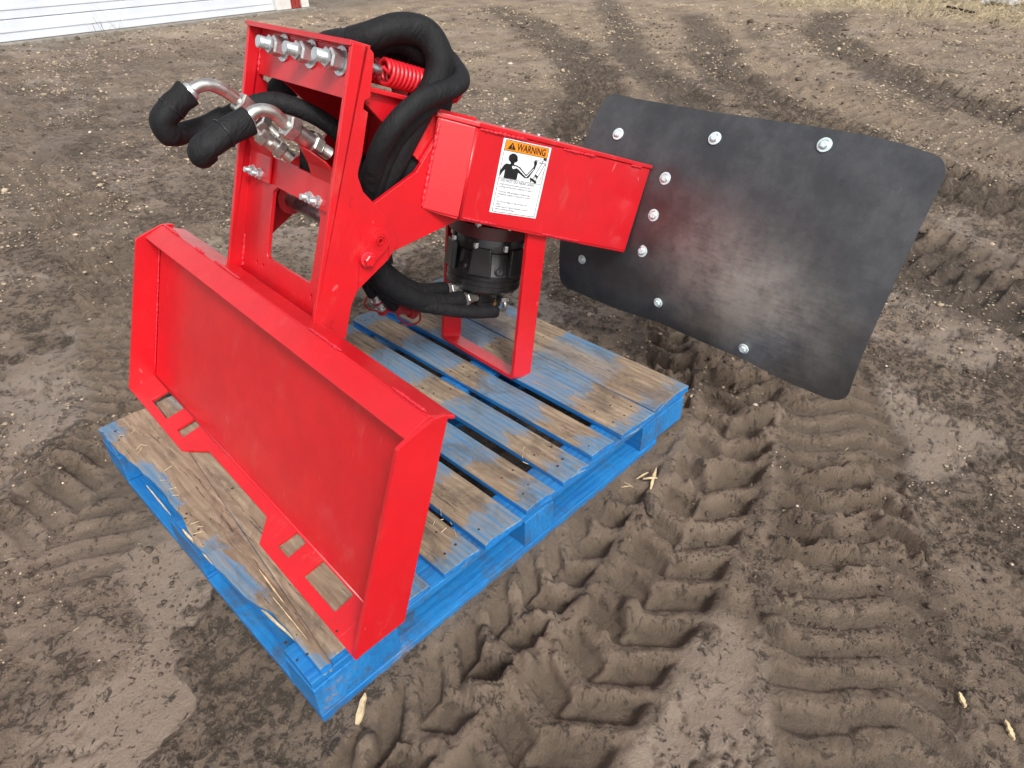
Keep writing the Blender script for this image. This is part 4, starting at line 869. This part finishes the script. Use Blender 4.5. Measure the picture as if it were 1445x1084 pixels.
# wood chips close by
def chip(name, p, q, w, h, label, cat, mat=M_splinter, lift=.002):
    p3 = (p[0], p[1]); o = splinter(name, p[0], p[1], q[0], q[1], w, max(gz(*p), gz(*q))+lift, .002, mat); tag(o, label, cat); return o
chip('wood_chip', (.040, -.050), (.085, -.015), .014, .006, 'split pale wood chip in the mud by the nearest pallet corner', 'wood chip')
chip('wood_chip', (.840, -.845), (.862, -.828), .010, .004, 'small white wood chip on mud, right of the lower tyre tracks', 'wood chip')
chip('wood_chip', (.835, -.925), (.862, -.905), .010, .004, 'small tan wood chip close to the bottom right corner of the photo', 'wood chip')
def clod(x, y, r, label, sq=(1, .6, .7)):
    bm = bmesh.new(); bmesh.ops.create_icosphere(bm, subdivisions=5, radius=1); v = np.array([tuple(q.co) for q in bm.verts])
    d = 1+.55*(fbm(v[:, 0]*1.7+x*9, v[:, 1]*1.7+v[:, 2]*1.3, 5, 401, .62)-.5)+.10*(fbm(v[:, 0]*9+v[:, 2]*7, v[:, 1]*9, 3, 402)-.5)
    z0 = gz(x, y)
    for q, p_, k in zip(bm.verts, v, d): q.co = Vector((p_[0]*k*r*sq[0], p_[1]*k*r*sq[1], p_[2]*k*r*sq[2]+r*.25))
    me = bpy.data.meshes.new('mud_clod'); bm.to_mesh(me); bm.free(); o = link('mud_clod', me, M_clodbig, smooth=True); o.location = (x, y, z0); o.rotation_euler.z = .9; return tag(o, label, 'mud clod')
M_clodbig = plain('crumbly mud', (.115, .088, .064), .8, 0, 160, .006, .35, vscale=30)
clod(.885, -.125, .034, 'largest lump of broken mud, beside the pallet near the splintered stick')
clod(.40, -.55, .022, 'small lump of mud on the smooth patch at the bottom of the photo', (1, .8, .6))
SP = empty('splintered_stick', 'pale yellow splintered stick lying by the right side of the pallet', 'stick')
for p, q, w in (((.925, -.092), (1.00, -.060), .009), ((.94, -.058), (.965, -.085), .005), ((.935, -.042), (.975, -.052), .004), ((.885, -.030), (.905, -.050), .0022), ((.900, -.028), (.897, -.058), .0022)):
    splinter('sliver', p[0], p[1], q[0], q[1], w, max(gz(*p), gz(*q))+.003, .004, M_splinter, SP)

def ico(sub):
    bm = bmesh.new(); bmesh.ops.create_icosphere(bm, subdivisions=sub, radius=1); v = np.array([tuple(x.co) for x in bm.verts]); f_ = np.array([[x.index for x in y.verts] for y in bm.faces]); bm.free(); return v, f_
IV, IF = ico(1)
def scatter(name, pts, sizes, mat, flat=.6, sink=.3, label=None, jitter=.28):
    n = len(pts); z = ground(pts[:, 0], pts[:, 1])[0]; nv = len(IV)
    ang = rng.uniform(0, 6.28, n); ca, sa = np.cos(ang), np.sin(ang); sc = np.stack([sizes*rng.uniform(.7, 1.4, n), sizes*rng.uniform(.6, 1.1, n), sizes*flat*rng.uniform(.6, 1.3, n)], -1)
    v = IV[None]*(1+rng.uniform(-jitter, jitter, (n, nv, 1)))*sc[:, None]; x = v[..., 0]*ca[:, None]-v[..., 1]*sa[:, None]; y = v[..., 0]*sa[:, None]+v[..., 1]*ca[:, None]
    co = np.stack([x+pts[:, :1], y+pts[:, 1:2], v[..., 2]+(z+sizes*flat*(1-2*sink)*.5)[:, None]], -1).reshape(-1, 3)
    fs = (IF[None]+(np.arange(n)*nv)[:, None, None]).reshape(-1, 3); me = bpy.data.meshes.new(name); me.vertices.add(len(co)); me.vertices.foreach_set('co', co.ravel().astype(np.float32))
    me.loops.add(fs.size); me.loops.foreach_set('vertex_index', fs.ravel().astype(np.int32)); me.polygons.add(len(fs)); me.polygons.foreach_set('loop_start', np.arange(0, fs.size, 3, dtype=np.int32)); me.update()
    o = link(name, me, mat); return tag(o, label, None, kind='stuff')
def sample(n, rmin, rmax, power=1.0, keep=None):
    out = []
    # points in the yard, denser near the camera, only over the part of the yard the photograph could see
    while sum(map(len, out)) < n:
        r = rmin*(rmax/rmin)**(rng.random(n*2)**power); th = rng.uniform(-.35, 1.75, n*2); x = -.21+r*np.cos(th); y = -.70+r*np.sin(th)
        ok = ~((x > -.03) & (x < 1.25) & (y > -.03) & (y < 1.05)) & (y < 10.3+.17*(x-2))
        p = np.stack([x, y], -1)[ok]
        if keep is not None: p = p[keep(p[:, 0], p[:, 1])]
        out.append(p)
    return np.concatenate(out)[:n]
def clus(sc, thr, s): return lambda x, y: rng.random(x.shape) < sst(thr-.12, thr+.12, fbm(x*sc, y*sc, 4, s, .6))+.04
M_stone = plain('tan gravel', (.34, .27, .19), .85, 0, 200, .002, .45, vscale=9); M_clod = plain('mud crumbs', (.085, .062, .046), .85, 0, 200, .003, .35, vscale=6)
def dist(p): return np.hypot(p[:, 0]+.21, p[:, 1]+.70)
p = sample(11000, 1.0, 13, .9, clus(1.9, .55, 301)); scatter('mud_crumbs', p, (.0016+.0010*dist(p))*rng.lognormal(0, .45, len(p)), M_clod, .65)
p = sample(26000, 1.2, 14, .62, clus(1.6, .52, 302)); scatter('gravel', p, np.minimum((.0010+.0009*dist(p))*rng.lognormal(0, .42, len(p)), .03), M_stone, .6)
M_pale = plain('pale limestone chips', (.55, .48, .38), .8, 0, 200, .002, .2)
p = sample(130, 1.1, 12, .8); scatter('pale_stones', p, np.minimum((.0018+.0013*dist(p))*rng.lognormal(0, .35, len(p)), .03), M_pale, .6)
# dry grass at the far edge and wisps of straw
M_straw = plain('dry straw', (.50, .41, .26), .8, 0, var=.35, vscale=4)
def blades(name, pts, L, w, mat, stand=.5, label=None):
    n = len(pts); z = ground(pts[:, 0], pts[:, 1])[0]; a = rng.uniform(0, 6.28, n); el = rng.uniform(0, stand, n); l = L*rng.uniform(.5, 1.4, n); d = np.stack([np.cos(a)*np.cos(el), np.sin(a)*np.cos(el), np.sin(el)], -1)
    s = np.stack([-np.sin(a), np.cos(a), np.zeros(n)], -1)*(w*rng.uniform(.6, 1.3, n))[:, None]; u = np.array([0, 0, 1.])[None]*w*.8
    P = np.concatenate([pts, z[:, None]+w], -1); m1 = P+d*l[:, None]*.5+np.array([0, 0, 1])*(l*.10)[:, None]; e = P+d*l[:, None]
    co = np.stack([P-s, P+s, P+u, m1-s, m1+s, m1+u, e], 1).reshape(-1, 3); base = np.array([[0, 1, 4], [0, 4, 3], [1, 2, 5], [1, 5, 4], [2, 0, 3], [2, 3, 5], [3, 4, 6], [4, 5, 6], [5, 3, 6]])
    fs = (base[None]+(np.arange(n)*7)[:, None, None]).reshape(-1, 3); me = bpy.data.meshes.new(name); me.vertices.add(len(co)); me.vertices.foreach_set('co', co.ravel().astype(np.float32))
    me.loops.add(fs.size); me.loops.foreach_set('vertex_index', fs.ravel().astype(np.int32)); me.polygons.add(len(fs)); me.polygons.foreach_set('loop_start', np.arange(0, fs.size, 3, dtype=np.int32)); me.update()
    return tag(link(name, me, mat), label, None, kind='stuff')
n = 9000; p = np.stack([rng.uniform(10.5, 17, n), rng.uniform(-1, 7, n)], -1); k = ground(p[:, 0], p[:, 1])[4]; p = p[rng.random(n) < k]
blades('dry_grass', p, .22, .004, M_straw, .9)
p = sample(420, 1.2, 9, .8, clus(2.2, .6, 303)); blades('straw_wisps', p, .035, .0009, M_straw, .25)
n = 260; p = np.stack([rng.normal(3.9, .12, n), rng.normal(-.95, .1, n)], -1); blades('straw_tuft', p, .16, .0016, M_straw, .5)
# weeds against the door
n = 12; p = np.stack([3.4+rng.normal(0, .12, n), 10.50+rng.normal(0, .04, n)], -1); blades('dead_weeds', p, .45, .0025, plain('dead weed stem', (.30, .22, .13), .85), 1.4)
# straw crumbs on the lead board of the pallet
def deckstraw():
    vs = []; fs = []; rr = random.Random(5)
    for k in range(48):
        cxy = rr.choice([(.035, .86), (.05, .90), (.03, .66), (.025, .60), (.02, .52), (.40, .12), (.68, .10), (.60, .5), (.27, .6)]); x = cxy[0]+rr.gauss(0, .018); y = cxy[1]+rr.gauss(0, .03)
        if not (.015 < x < 1.2 and 0.02 < y < 1.0): continue
        a = rr.uniform(0, 3.1); l = rr.uniform(.006, .022); w = .0006; dx, dy = math.cos(a)*l/2, math.sin(a)*l/2; nx_, ny_ = -math.sin(a)*w, math.cos(a)*w; z = ZT+.0015; b = len(vs)
        vs += [(x-dx-nx_, y-dy-ny_, z), (x-dx+nx_, y-dy+ny_, z), (x+dx+nx_, y+dy+ny_, z+.002), (x+dx-nx_, y+dy-ny_, z+.002), (x-dx, y-dy, z+.0013), (x+dx, y+dy, z+.0033)]
        fs += [(b, b+3, b+5, b+4), (b+1, b+4, b+5, b+2), (b, b+1, b+2, b+3)]
    me = bpy.data.meshes.new('straw_bits'); me.from_pydata(vs, [], fs); tag(link('straw_bits', me, M_straw), None, None, kind='stuff')
deckstraw()
